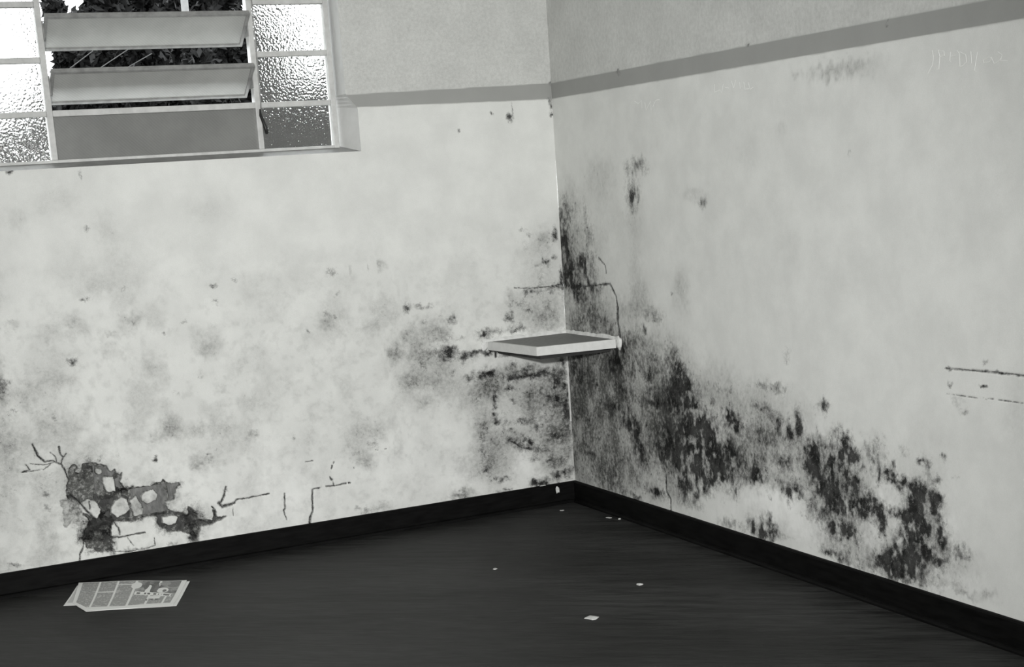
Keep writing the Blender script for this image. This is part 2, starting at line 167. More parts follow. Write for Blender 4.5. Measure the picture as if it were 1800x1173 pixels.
["W",2.402,0.414,0.051,0.034,0.8],["W",2.311,0.261,0.053,0.058,0.8],["W",2.457,0.273,0.03,0.026,0.7],["W",1.956,0.195,0.079,0.037,0.8],["W",2.658,0.248,0.023,0.011,0.3],
["W",2.623,0.122,0.103,0.007,0.9],["W",2.752,0.352,0.045,0.108,0.4],["W",2.274,0.207,0.036,0.035,0.5],["W",2.771,0.173,0.113,0.033,0.4],["W",2.114,0.503,0.015,0.035,0.4],
["W",2.116,0.45,0.013,0.03,0.4],["W",2.435,0.385,0.025,0.017,0.5],["D",1.653,0.148,0.059,0.028,0.78],["D",1.604,0.127,0.06,0.017,0.62],["D",1.693,0.188,0.019,0.008,0.82],
["D",1.53,0.171,0.018,0.024,0.62],["D",1.564,0.174,0.01,0.017,0.5],["D",1.755,0.144,0.048,0.008,0.4],["D",1.685,0.215,0.019,0.008,0.4],["D",1.398,0.124,0.064,0.018,0.4],
["D",1.577,0.139,0.019,0.012,0.6],["D",1.808,0.291,0.005,0.022,0.3],["D",1.685,0.287,0.009,0.006,0.3],["D",1.921,0.248,0.035,0.004,0.25],["D",1.349,0.227,0.006,0.007,0.3],
["D",1.42,0.44,0.04,0.115,0.25],["D",1.485,0.369,0.03,0.034,0.35],["G",1.654,0.159,0.095,0.04,0.3],["G",1.477,0.402,0.119,0.103,0.2],["W",1.752,0.254,0.184,0.084,0.7],
["W",1.362,0.188,0.103,0.047,0.4],["W",2.054,0.2,0.101,0.032,0.4],["G",2.213,1.905,0.136,0.018,0.3],["G",2.089,1.907,0.063,0.009,0.12],["G",1.833,1.728,0.034,0.014,0.1],
["G",1.594,1.628,0.074,0.041,0.07],["G",1.091,1.105,0.044,0.058,0.12],["G",1.953,1.919,0.02,0.008,0.25],["G",1.86,1.295,0.052,0.061,0.06],["D",2.457,2.021,0.006,0.003,0.8],
["D",1.641,2.051,0.009,0.004,0.5],["D",0.644,2.038,0.014,0.006,0.5],["D",2.238,1.612,0.008,0.009,0.3],["D",2.735,0.845,0.005,0.008,0.85],["D",2.897,0.85,0.01,0.004,0.8],
["D",2.903,0.901,0.014,0.004,0.75],["D",2.945,0.902,0.009,0.003,0.6],["D",2.965,0.901,0.007,0.003,0.7],["D",2.742,0.9,0.005,0.004,0.6],["D",2.9,0.932,0.006,0.003,0.35],
["D",2.805,0.754,0.014,0.008,0.25],["D",2.917,0.936,0.005,0.003,0.2],["G",2.758,0.795,0.018,0.008,0.2],["G",2.788,0.773,0.009,0.003,0.2],["G",3.038,0.784,0.033,0.12,0.08]]
LL = [[0.0045,2.5714,0.6369,2.5568,0.5866,2.5304,0.5563,2.498,0.5566,2.4677,0.5377],[0.0045,2.4657,0.6128,2.4628,0.5784,2.4548,0.5676,2.4654,0.5374],
[0.003,2.5028,0.5937,2.4826,0.569,2.4831,0.5448],[0.0025,2.4393,0.58,2.4554,0.5628],[0.0035,2.4651,0.5398,2.4524,0.5087,2.4394,0.4604,2.4495,0.4349],
[0.0025,2.609,0.553,2.5933,0.5314,2.6308,0.5247],[0.002,2.5904,0.5551,2.5549,0.5453,2.5179,0.5449,2.4849,0.5499],[0.002,2.6308,0.5247,2.5942,0.5243,2.539,0.5236,2.5088,0.5436],
[0.0035,2.4075,0.1885,2.4188,0.153,2.4319,0.1303,2.4368,0.1011],[0.004,2.4379,0.3939,2.4048,0.3543,2.3808,0.316,2.3558,0.2848],[0.006,2.3726,0.3048,2.3435,0.2679],
[0.003,2.3664,0.3583,2.368,0.3239],[0.002,2.1085,0.1519,2.1085,0.1163],[0.002,2.2955,0.1198,2.2115,0.1107,2.1525,0.1109,2.1124,0.1169],[0.002,2.2236,0.1759,2.1993,0.1314],
[0.004,2.2621,0.1796,2.2279,0.1816,2.1445,0.1832],[0.003,2.2693,0.2436,2.2573,0.2216,2.2535,0.1908],[0.004,1.7652,0.3325,1.7811,0.2851,1.8002,0.2603],
[0.006,1.8054,0.2639,1.7908,0.245,1.7346,0.253],[0.003,1.7346,0.253,1.7219,0.2677,1.6829,0.2674,1.6152,0.271,1.5698,0.2726],
[0.003,1.8396,0.2525,1.8248,0.2364,1.8228,0.2029,1.8419,0.1781,1.8844,0.1905],[0.004,1.4967,0.2644,1.5032,0.1864],[0.0035,1.5071,0.187,1.5065,0.1643,1.4985,0.1404],
[0.0045,1.3646,0.2587,1.3711,0.1601,1.3853,0.1338,1.3911,0.1033],[0.003,1.3644,0.2615,1.3291,0.2648],[0.0035,1.2999,0.2644,1.2532,0.262,1.1997,0.2656,1.176,0.2649],
[0.0055,1.2616,0.2661,1.2651,0.2923,1.2782,0.3085],[0.003,1.2711,0.3216,1.2701,0.3329,1.259,0.3569,1.2476,0.3723],[0.0025,1.3864,0.3947,1.3487,0.395],[0.0045,1.1711,0.3186,1.1549,0.3334],
[0.0018,1.068,0.4042,1.0263,0.4002,0.9839,0.4013],[0.0018,1.0706,0.4418,1.0635,0.4208,1.0495,0.4091],[0.0015,1.742,0.2347,1.7449,0.1961],
[0.0015,1.1187,0.3053,1.1091,0.3126,1.0919,0.3043,1.0929,0.293,1.114,0.292,1.1187,0.3053],[0.0015,1.1228,0.3918,1.115,0.3793,1.1222,0.366],
[0.002,0.2654,1.0921,0.171,1.0805,0.0679,1.0804,0.005,1.087],[0.012,0.4736,0.6859,0.4555,0.6958,0.4312,0.695,0.4088,0.6866],[0.007,0.2545,0.6547,0.2186,0.6583,0.1826,0.6606],
[0.009,0.1638,0.6726,0.1355,0.6661,0.1294,0.6505],[0.005,0.3262,0.645,0.2969,0.6583],[0.005,0.4191,0.8067,0.3849,0.7979,0.3503,0.7929],[0.006,0.3867,0.7936,0.3856,0.7713],
[0.005,0.3475,0.783,0.3167,0.772],[0.007,0.4117,0.5744,0.4091,0.5536],[0.006,0.4206,0.494,0.417,0.487],[0.007,0.4099,0.4687,0.4043,0.45],[0.006,0.0813,0.6437,0.0759,0.617,0.0826,0.5839],
[0.006,0.0808,0.5458,0.0726,0.5173],[0.004,0.3513,0.3555,0.3271,0.3457,0.2797,0.3099,0.2446,0.2985],[0.004,0.2344,0.3397,0.2284,0.3238],[0.005,0.2287,0.1381,0.2071,0.115,0.1568,0.1043],
[0.005,0.0465,0.1581,0.0359,0.1513],[0.004,0.3323,0.6098,0.3257,0.6039],[0.004,0.2191,0.7015,0.206,0.6839]]
RL = [[0.006,-0.005,1.0823,0.2605,1.0856,0.459,1.1024],[0.006,0.4678,1.1027,0.5219,1.0453,0.5301,0.9949],[0.011,0.5301,0.9949,0.5236,0.9352,0.531,0.8931,0.535,0.8507],
[0.004,0.3756,1.2196,0.4336,1.1867,0.4385,1.1528],[0.006,0.8854,0.2648,0.8808,0.1859,0.9152,0.1559,0.9136,0.1094],[0.0035,2.7177,0.8949,2.8015,0.8972,2.8943,0.8993,3.0814,0.9012],
[0.0012,2.7159,0.8081,2.8001,0.8097,2.9159,0.8122,3.0809,0.8154]]
HOLE = [[2.4397,0.458,2.4409,0.4875,2.4329,0.5157,2.4175,0.5267,2.404,0.5214,2.4031,0.509,2.4161,0.4986,2.3993,0.4815,2.3837,0.494,2.3757,0.5222,2.3379,0.5218,2.3189,0.5216,2.306,0.5099,
2.2781,0.5034,2.2714,0.4778,2.2584,0.466,2.2464,0.4866,2.2389,0.4682,2.2258,0.4563,2.2152,0.4647,2.2204,0.4407,2.2315,0.4274,2.2129,0.3997,2.2094,0.3882,2.1219,0.3862,2.0876,0.3861,2.0765,
0.3971,2.0474,0.3928,2.0406,0.4094,2.0276,0.3924,2.0043,0.3788,1.974,0.3819,1.9692,0.3711,1.9915,0.3592,1.9991,0.3123,2.0417,0.3087,2.0358,0.2723,2.0127,0.256,1.9689,0.2441,1.9458,0.2251,
1.9374,0.257,1.9186,0.2439,1.9019,0.2105,1.9074,0.1446,1.9284,0.1043,1.9404,0.1346,1.968,0.1596,2.0069,0.171,2.0423,0.1666,2.0358,0.1808,2.0738,0.1971,2.0862,0.2194,2.0783,0.246,2.1169,
0.2546,2.1865,0.2454,2.2346,0.2506,2.2632,0.2551,2.288,0.249,2.2948,0.19,2.2618,0.1821,2.2888,0.179,2.2953,0.1222,2.3209,0.1306,2.3593,0.1305,2.3714,0.1501,2.3996,0.1548,2.4055,0.1857,
2.4183,0.1978,2.4021,0.215,2.3882,0.2526,2.3763,0.2731,2.3924,0.298,2.4122,0.3308,2.4042,0.3592,2.4263,0.3724,2.4488,0.3808,2.4563,0.3967,2.4526,0.4403],
[2.0405,0.2481,2.0231,0.2607,1.9869,0.2479,1.9671,0.2311,1.9464,0.2224,1.9422,0.2712,1.9263,0.2577,1.9111,0.2223,1.8997,0.2012,1.8407,0.1891,1.8325,0.2155,1.8383,0.2385,1.8199,0.2301,
1.8201,0.2024,1.7736,0.1979,1.8136,0.1848,1.8479,0.1736,1.8972,0.1731,1.9052,0.1495,1.9283,0.1118,1.9391,0.1384,1.9634,0.1645,1.9903,0.1661,2.0494,0.1674]]
HOLE2 = [[2.4885,0.3819,2.4491,0.3784,2.4268,0.3676,2.4123,0.3506,2.4203,0.3024,2.415,0.2668,2.4382,0.2705,2.4504,0.2873,2.4728,0.2573,2.4833,0.2679,2.4827,0.3122,2.477,0.3408,2.4839,
0.3616]]
ISL = [[2.3238,0.5001,2.2985,0.4916,2.2961,0.4715,2.3157,0.4669,2.3289,0.4762],[2.3001,0.4572,2.2503,0.4525,2.2484,0.3851,2.287,0.3835,2.2945,0.402,2.3029,0.4329],
[2.4146,0.3509,2.3743,0.3719,2.3383,0.354,2.3211,0.3166,2.3257,0.2974,2.3429,0.2728,2.3652,0.2862,2.3825,0.3014,2.3959,0.3084,2.4082,0.3252],
[2.281,0.3104,2.2581,0.3418,2.2274,0.357,2.2047,0.3436,2.1954,0.2971,2.222,0.2762,2.257,0.2666,2.2785,0.29],
[2.1456,0.3496,2.1241,0.3665,2.0892,0.3713,2.0677,0.3429,2.0801,0.3196,2.121,0.3057,2.1435,0.3242],[2.0645,0.2362,2.0189,0.2443,1.9905,0.2296,2.0036,0.2011,2.0342,0.1958,2.0624,0.2105],
[2.2847,0.236,2.2688,0.2485,2.2568,0.2265,2.2649,0.1977,2.2897,0.1917],[2.1957,0.3372,2.1648,0.3526,2.1377,0.2881,2.1453,0.2641,2.1849,0.2603,2.1906,0.2963]]
SC = [[0.0018,2.6781,1.921,2.6831,1.8978,2.6771,1.8757,2.6557,1.8503],[0.0018,2.7054,1.9204,2.7131,1.8993,2.7075,1.8592,2.6973,1.8601],
[0.0018,2.7054,1.9181,2.7323,1.9131,2.7354,1.8993,2.7151,1.8969],[0.0018,2.7624,1.9078,2.7585,1.8814,2.7651,1.8763],[0.0018,2.7654,1.8941,2.7853,1.8943],
[0.0018,2.7922,1.9092,2.8019,1.8993,2.8045,1.8591],[0.0018,2.8052,1.9034,2.8312,1.892,2.834,1.8696,2.8176,1.8601,2.8045,1.8591],[0.0018,2.8539,1.9006,2.8566,1.863],
[0.0018,2.8827,1.8955,2.8759,1.8699,2.8691,1.8399,2.8786,1.8368],[0.0018,2.9329,1.8752,2.9077,1.869,2.9107,1.86,2.9327,1.8601,2.9422,1.8678,2.936,1.8749],
[0.0018,2.9422,1.8743,2.9544,1.8537,2.973,1.8584,2.9854,1.8679],[0.0018,2.9702,1.8866,2.9885,1.8761,2.9823,1.8596,3.0127,1.8558],
[0.003,1.408,1.9219,1.4097,1.891,1.4468,1.8968,1.458,1.885,1.4724,1.9165],[0.003,1.4834,1.9025,1.5109,1.8981],[0.003,1.5286,1.9247,1.5423,1.8956,1.5601,1.9263],
[0.003,1.5828,1.9158,1.5887,1.8896],[0.003,1.6135,1.9132,1.6192,1.885,1.646,1.885],[0.003,1.6437,1.9085,1.6534,1.8822,1.6765,1.8888],
[0.003,0.7802,1.9026,0.8083,1.8909,0.8383,1.9006,0.84,1.8695],[0.003,0.8661,1.8914,0.8724,1.8577,0.9137,1.8926,0.9148,1.8547],[0.003,0.9301,1.8678,0.951,1.8899,0.9653,1.8935,0.9885,1.8941]]


# ------------------------------------------------------------------ helpers
def newmat(name):
    m = bpy.data.materials.new(name); m.use_nodes = True
    nt = m.node_tree; b = nt.nodes['Principled BSDF']
    return m, nt, b
def N(nt, t, **k):
    n = nt.nodes.new(t)
    for a, v in k.items(): setattr(n, a, v)
    return n
def put(nt, sock, v):
    if isinstance(v, bpy.types.NodeSocket): nt.links.new(v, sock)
    else: sock.default_value = v
def mth(nt, op, a, b=None, c=None, clamp=False):
    n = N(nt, 'ShaderNodeMath', operation=op, use_clamp=clamp)
    put(nt, n.inputs[0], a)
    if b is not None: put(nt, n.inputs[1], b)
    if c is not None: put(nt, n.inputs[2], c)
    return n.outputs[0]
def mix(nt, f, a, b, mode='MIX'):
    n = N(nt, 'ShaderNodeMix', data_type='RGBA', blend_type=mode)
    put(nt, n.inputs[0], f); put(nt, n.inputs[6], a); put(nt, n.inputs[7], b)
    return n.outputs[2]
def mapr(nt, v, a, b, c=0.0, d=1.0, smooth=True):
    n = N(nt, 'ShaderNodeMapRange', interpolation_type='SMOOTHSTEP' if smooth else 'LINEAR')
    put(nt, n.inputs['Value'], v)
    for k, x in (('From Min', a), ('From Max', b), ('To Min', c), ('To Max', d)): put(nt, n.inputs[k], x)
    return n.outputs[0]
def pos(nt, scale=(1, 1, 1), rot=(0, 0, 0), obj=True):
    t = N(nt, 'ShaderNodeTexCoord'); m = N(nt, 'ShaderNodeMapping')
    nt.links.new(t.outputs['Object'], m.inputs['Vector'])
    m.inputs['Scale'].default_value = scale; m.inputs['Rotation'].default_value = rot
    return m.outputs[0]
def noise(nt, vec, scale, detail=4, rough=0.6, dist=0.0):
    n = N(nt, 'ShaderNodeTexNoise'); put(nt, n.inputs['Vector'], vec)
    n.inputs['Scale'].default_value = scale; n.inputs['Detail'].default_value = detail
    n.inputs['Roughness'].default_value = rough; n.inputs['Distortion'].default_value = dist
    return n.outputs[0]
def bump(nt, b, h, strength=0.3, dist=0.002):
    n = N(nt, 'ShaderNodeBump'); n.inputs['Strength'].default_value = strength; n.inputs['Distance'].default_value = dist
    put(nt, n.inputs['Height'], h); nt.links.new(n.outputs[0], b.inputs['Normal'])
def grey(v): return (v*0.992, v, v*0.975, 1)

def plain(name, v, rough=0.6, var=0.12, scale=30.0, bstr=0.15, stretch=(1, 1, 1), spec=0.3):
    m, nt, b = newmat(name)
    n = noise(nt, pos(nt, stretch), scale, 5, 0.65)
    c = mix(nt, mapr(nt, n, 0.3, 0.7), grey(v*(1-var)), grey(v*(1+var)))
    nt.links.new(c, b.inputs['Base Color']); b.inputs['Roughness'].default_value = rough
    b.inputs['Specular IOR Level'].default_value = spec
    if bstr: bump(nt, b, n, bstr)
    return m

def link(name, me, mat=None, parent=None, kind=None, smooth=False):
    o = bpy.data.objects.new(name, me); COL.objects.link(o)
    if mat is not None:
        me.materials.clear(); me.materials.append(mat)
    if parent: o.parent = parent
    if kind: o['kind'] = kind
    if smooth: me.polygons.foreach_set('use_smooth', [True]*len(me.polygons))
    return o
def tag(o, label, cat, group=None):
    o['label'] = label; o['category'] = cat
    if group: o['group'] = group
    return o
def empty(name, loc=(0, 0, 0)):
    o = bpy.data.objects.new(name, None); COL.objects.link(o); o.location = loc; o.empty_display_size = 0.1
    return o
def from_bm(bm, name):
    me = bpy.data.meshes.new(name); bmesh.ops.recalc_face_normals(bm, faces=bm.faces); bm.to_mesh(me); bm.free(); return me
def box(bm, lo, hi, bevel=0.0):
    r = bmesh.ops.create_cube(bm, size=1.0)
    lo = Vector(lo); hi = Vector(hi); c = (lo+hi)/2; s = hi-lo
    for v in r['verts']: v.co = Vector((v.co.x*s.x, v.co.y*s.y, v.co.z*s.z)) + c
    if bevel:
        es = {e for v in r['verts'] for e in v.link_edges}
        bmesh.ops.bevel(bm, geom=list(es), offset=bevel, segments=2, affect='EDGES', profile=0.6)
def boxo(name, lo, hi, mat, parent=None, kind=None, bevel=0.0):
    bm = bmesh.new(); box(bm, lo, hi, bevel); return link(name, from_bm(bm, name), mat, parent, kind)
def prism(name, pts, z0, z1, mat, parent=None, kind=None, bevel=0.0):
    bm = bmesh.new()
    a = [bm.verts.new((x, y, z0)) for x, y in pts]; b = [bm.verts.new((x, y, z1)) for x, y in pts]
    bm.faces.new(a[::-1]); bm.faces.new(b); n = len(pts)
    for i in range(n): bm.faces.new((a[i], a[(i+1) % n], b[(i+1) % n], b[i]))
    if bevel: bmesh.ops.bevel(bm, geom=list(bm.edges), offset=bevel, segments=2, affect='EDGES')
    return link(name, from_bm(bm, name), mat, parent, kind)
def extrude_profile(name, prof, p0, axis, length, out, mat, kind=None, parent=None):
    """sweep a (out, z) profile along a wall"""
    bm = bmesh.new(); ax = Vector(axis); ou = Vector(out); p0 = Vector(p0)
    nseg = 60; rings = []
    rnd = random.Random(5)
    for k in range(nseg+1):
        q = p0 + ax*(length*k/nseg); j = rnd.uniform(-0.0006, 0.0006)
        rings.append([bm.verts.new(q + ou*(a + j) + Vector((0, 0, z))) for a, z in prof])
    n = len(prof)
    for k in range(nseg):
        for i in range(n):
            bm.faces.new((rings[k][i], rings[k][(i+1) % n], rings[k+1][(i+1) % n], rings[k+1][i]))
    bm.faces.new(rings[0]); bm.faces.new(rings[-1][::-1])
    return link(name, from_bm(bm, name), mat, parent, kind)

# ---- numpy noise on arbitrary coordinates
def vnoise(x, y, seed):
    r = np.random.RandomState(seed).rand(256, 256)
    xi = np.floor(x).astype(int); yi = np.floor(y).astype(int); fx = x-xi; fy = y-yi
    fx = fx*fx*(3-2*fx); fy = fy*fy*(3-2*fy)
    g = lambda a, b: r[a & 255, b & 255]
    return (g(xi, yi)*(1-fx)+g(xi+1, yi)*fx)*(1-fy) + (g(xi, yi+1)*(1-fx)+g(xi+1, yi+1)*fx)*fy
def fbm(x, y, s, seed, octv=4, sy=None):
    sy = sy or s; a = 1.0; t = 0; o = np.zeros_like(x)
    for k in range(octv):
        o += a*vnoise(x*s+17.3*k, y*sy+9.1*k, seed+k); t += a; a *= 0.55; s *= 2.1; sy *= 2.1
    return o/t
def inside(px, py, poly):
    p = np.array(poly).reshape(-1, 2); r = np.zeros(px.shape, bool); j = len(p)-1
    for i in range(len(p)):
        xi, yi = p[i]; xj, yj = p[j]
        if yi != yj:
            r ^= ((yi > py) != (yj > py)) & (px < (xj-xi)*(py-yi)/(yj-yi)+xi)
        j = i
    return r
def blobfield(U, Z, blobs, us, zs, warp, asp=1.0):
    """layers D, G, W accumulated from the surveyed patches, their outlines broken up by noise"""
    wu = (fbm(U, Z, 45, 11)-0.5)*warp; wz = (fbm(U, Z, 45, 31)-0.5)*warp*1.3
    out = {k: np.ones_like(U) for k in 'DGW'}
    for k, u, z, ru, rz, s in blobs:
        m = 2.2
        i0, i1 = np.searchsorted(us, [u-ru*m-0.03, u+ru*m+0.03]); k0, k1 = np.searchsorted(zs, [z-rz*m-0.03, z+rz*m+0.03])
        if i1 <= i0 or k1 <= k0: continue
        sl = (slice(k0, k1), slice(i0, i1))
        f = 1.0 if k == 'D' else 2.0
        e = (1.32 if asp == 1.0 else 1.2) if k == 'D' else 1.15
        if k == 'G' and asp == 1.0: s = min(0.9, s*1.12)
        r2 = ((U[sl]+wu[sl]*f-u)/(ru*e+.002))**2 + ((Z[sl]+wz[sl]*f-z)/(rz*e+.002))**2
        out[k][sl] *= 1 - min(s, 0.995)*np.exp(-0.75*r2**1.15)
    o = {k: 1-v for k, v in out.items()}
    # colonies are patchy: flecks of clean wall inside, loose specks around
    n1 = fbm(U, Z, 34, 811, 4, 34*asp); n2 = fbm(U, Z, 95, 841, 3, 95*asp)
    D0 = o['D']; m = 0.30+1.05*np.clip((n1-0.30)/0.32, 0, 1); m = m+(1.08-m)*(0.45 if asp == 1.0 else 0.15)*D0**3
    o['D'] = np.clip(D0*m + 0.5*D0*(n2-0.45), 0, 1)
    halo = np.clip(o['D']*2+o['G']*1.2, 0, 1)
    o['D'] = np.maximum(o['D'], halo*np.clip((n2-0.63)/0.10, 0, 1)*0.75*np.clip((n1-0.35)/0.2, 0, 1))
    o['G'] = np.clip(o['G']*(0.65+0.7*np.clip((fbm(U, Z, 14, 871, 4, 14*asp)-0.25)/0.5, 0, 1)), 0, 1)
    return o
def stroke(D, U, Z, us, zs, line, amp=1.0, jitter=0.003, taper=False):
    w = line[0]; p = np.array(line[1:]).reshape(-1, 2)
    for a, b in zip(p[:-1], p[1:]):
        lo = np.minimum(a, b)-0.02; hi = np.maximum(a, b)+0.02
        i0, i1 = np.searchsorted(us, [lo[0], hi[0]]); k0, k1 = np.searchsorted(zs, [lo[1], hi[1]])
        if i1 <= i0 or k1 <= k0: continue
        sl = (slice(k0, k1), slice(i0, i1)); u = U[sl]; z = Z[sl]
        u = u+(fbm(u, z, 60, 71)-0.5)*jitter*2; z = z+(fbm(u, z, 60, 91)-0.5)*jitter*2
        d = b-a; t = np.clip(((u-a[0])*d[0]+(z-a[1])*d[1])/max(1e-9, d@d), 0, 1)
        r = np.hypot(u-a[0]-t*d[0], z-a[1]-t*d[1])
        ww = w*(0.65+0.9*vnoise(U[sl]*40, Z[sl]*40, 7))
        D[sl] = np.maximum(D[sl], amp*np.clip(1.35-r/ww, 0, 1))

def wallgrid(name, us, zs, keep, to3d, depth, layers, mat, kind='structure', disp=None):
    U, Z = np.meshgrid(us, zs)
    nz, nu = U.shape
    Ud = U if disp is None else disp(U, Z)
    co = to3d(Ud, Z, depth(Ud, Z) if callable(depth) else depth)
    idx = np.arange(nz*nu).reshape(nz, nu)
    q = np.stack([idx[:-1, :-1], idx[:-1, 1:], idx[1:, 1:], idx[1:, :-1]], -1)
    kc = keep((U[:-1, :-1]+U[1:, 1:])/2, (Z[:-1, :-1]+Z[1:, 1:])/2)
    q = q[kc].reshape(-1, 4)
    me = bpy.data.meshes.new(name)
    me.vertices.add(nz*nu); me.vertices.foreach_set('co', co.reshape(-1).astype(np.float32))
    me.loops.add(q.size); me.loops.foreach_set('vertex_index', q.reshape(-1).astype(np.int32))
    me.polygons.add(len(q)); me.polygons.foreach_set('loop_start', np.arange(0, q.size, 4, dtype=np.int32))
    me.update(calc_edges=True)
    at = me.color_attributes.new('stain_shade', 'FLOAT_COLOR', 'POINT')
    c = np.stack([layers['D'], layers['G'], layers['W'], layers['B']], -1).astype(np.float32)
    at.data.foreach_set('color', c.reshape(-1))
    me.polygons.foreach_set('use_smooth', [True]*len(q))
    bm = None
    # drop loose verts
    used = np.zeros(nz*nu, bool); used[q.reshape(-1)] = True
    if not used.all():
        bm = bmesh.new(); bm.from_mesh(me)
        bmesh.ops.delete(bm, geom=[v for v in bm.verts if not v.link_faces], context='VERTS')
        bm.to_mesh(me); bm.free()
    return link(name, me, mat, None, kind)

# ------------------------------------------------------------------ materials
def wall_material(name, streak, base=0.70):
    m, nt, b = newmat(name)
    at = N(nt, 'ShaderNodeAttribute', attribute_name='stain_shade')
    sep = N(nt, 'ShaderNodeSeparateColor'); nt.links.new(at.outputs['Color'], sep.inputs[0])
    D, G, W, B = sep.outputs[0], sep.outputs[1], sep.outputs[2], at.outputs['Alpha']
    p1 = pos(nt, (1, 1, streak)); p2 = pos(nt, (1, 1, 1))
    n1 = noise(nt, p1, 60, 6, 0.75, 0.2); n2 = noise(nt, p2, 240, 4, 0.7); n3 = noise(nt, p1, 16, 5, 0.65, 0.4)
    cloud = noise(nt, p2, 5.5, 6, 0.62)
    # plain paint with clouding
    base_c = mix(nt, mapr(nt, cloud, 0.3, 0.72), grey(base*0.93), grey(base*1.05))
    base_c = mix(nt, mapr(nt, n2, 0.25, 0.75), mix(nt, 1.0, base_c, grey(0.93), 'MULTIPLY'), base_c)
    # white salts
    wf = mth(nt, 'MULTIPLY', W, mapr(nt, n3, 0.3, 0.6, 0.45, 1.0))
    c = mix(nt, wf, base_c, grey(0.86))
    # grey damp and painted shade
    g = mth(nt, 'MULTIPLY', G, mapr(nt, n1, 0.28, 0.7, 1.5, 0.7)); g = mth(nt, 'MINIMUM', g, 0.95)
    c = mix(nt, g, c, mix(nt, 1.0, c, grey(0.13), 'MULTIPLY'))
    # mould and cavity shade
    en = mth(nt, 'MULTIPLY', mth(nt, 'SUBTRACT', 0.5, n1), mth(nt, 'MINIMUM', mth(nt, 'MULTIPLY', D, 5.0), 1.0))
    en2 = mth(nt, 'MULTIPLY', mth(nt, 'SUBTRACT', 0.5, n2), mth(nt, 'MINIMUM', mth(nt, 'MULTIPLY', D, 4.0), 0.8))
    v = mth(nt, 'ADD', mth(nt, 'ADD', D, mth(nt, 'MULTIPLY', en, 1.5)), en2)
    mo = mapr(nt, v, 0.05, 0.92, smooth=False)
    c = mix(nt, mth(nt, 'MULTIPLY', mo, 0.98), c, mix(nt, mapr(nt, n3, 0.38, 0.62), grey(0.009), grey(0.045)))
    # painted band
    c = mix(nt, B, c, mix(nt, 0.6, mix(nt, 1.0, c, grey(0.58), 'MULTIPLY'), grey(0.27)))
    nt.links.new(c, b.inputs['Base Color']); b.inputs['Roughness'].default_value = 0.75
    b.inputs['Specular IOR Level'].default_value = 0.06
    h = mth(nt, 'ADD', mth(nt, 'MULTIPLY', n1, 0.7), mth(nt, 'MULTIPLY', n2, 0.4))
    bump(nt, b, h, 0.25, 0.0015)
    return m
M_wallL = wall_material('painted_plaster_left', 1.0, 0.70)
M_wallR = wall_material('painted_plaster_right', 0.8, 0.70)
M_paint = plain('reveal_paint', 0.55, 0.6, 0.05, 12)
M_sill = plain('shaded_sill_paint', 0.30, 0.55, 0.15, 14)  # toned darker than the reveal: grazing shade is in the colour
M_steel = plain('painted_steel', 0.52, 0.45, 0.10, 25, 0.1)
M_sash = plain('weathered_steel', 0.27, 0.5, 0.2, 25, 0.1)
M_black = plain('black_iron', 0.02, 0.4, 0.3, 60)
M_base = plain('dark_baseboard', 0.004, 0.6, 0.5, 9, 0.1, (1, 1, 6), 0.08)
M_shelf_edge = plain('white_shelf_edge', 0.62, 0.5, 0.05, 40)
M_shelf_top = plain('grey_shelf_top', 0.2, 0.6, 0.12, 60, 0.2)
M_mortar = plain('cement_fillet', 0.66, 0.8, 0.10, 40, 0.4)
M_under = plain('underside_shade_tone', 0.03, 0.8, 0.2, 20)
M_brick = plain('clay_brick', 0.16, 0.85, 0.35, 45, 0.8, (1, 1, 0.5))
M_brick_dark = plain('shaded_dark_brick', 0.06, 0.85, 0.4, 45, 0.8, (1, 1, 0.5))  # dark brick, with the cavity's shade also put into its colour
M_flake = plain('plaster_chip', 0.55, 0.8, 0.15, 60, 0.3)
M_scratch = plain('scratched_plaster', 0.84, 0.8, 0.04, 60, 0.0)
M_bark = plain('bark', 0.10, 0.9, 0.4, 20, 0.8, (1, 1, 0.2))
M_post = plain('weathered_post', 0.13, 0.8, 0.2, 8)
M_twig = plain('dry_twig', 0.05, 0.9, 0.2, 8)
M_ground = plain('outdoor_soil', 0.06, 0.95, 0.4, 3)
M_ceiling = plain('ceiling_paint', 0.70, 0.8, 0.03, 4)

def leafmat(name, v):
    m, nt, b = newmat(name)
    oi = N(nt, 'ShaderNodeTexCoord'); n = noise(nt, oi.outputs['Object'], 3.0, 4, 0.7)
    c = mix(nt, mapr(nt, n, 0.35, 0.65), grey(v*0.35), grey(v*1.8))
    nt.links.new(c, b.inputs['Base Color']); b.inputs['Roughness'].default_value = 0.6; b.inputs['Specular IOR Level'].default_value = 0.1
    return m
M_leaf = leafmat('dark_leaves', 0.007)
M_leaf2 = leafmat('pale_leaves', 0.11)

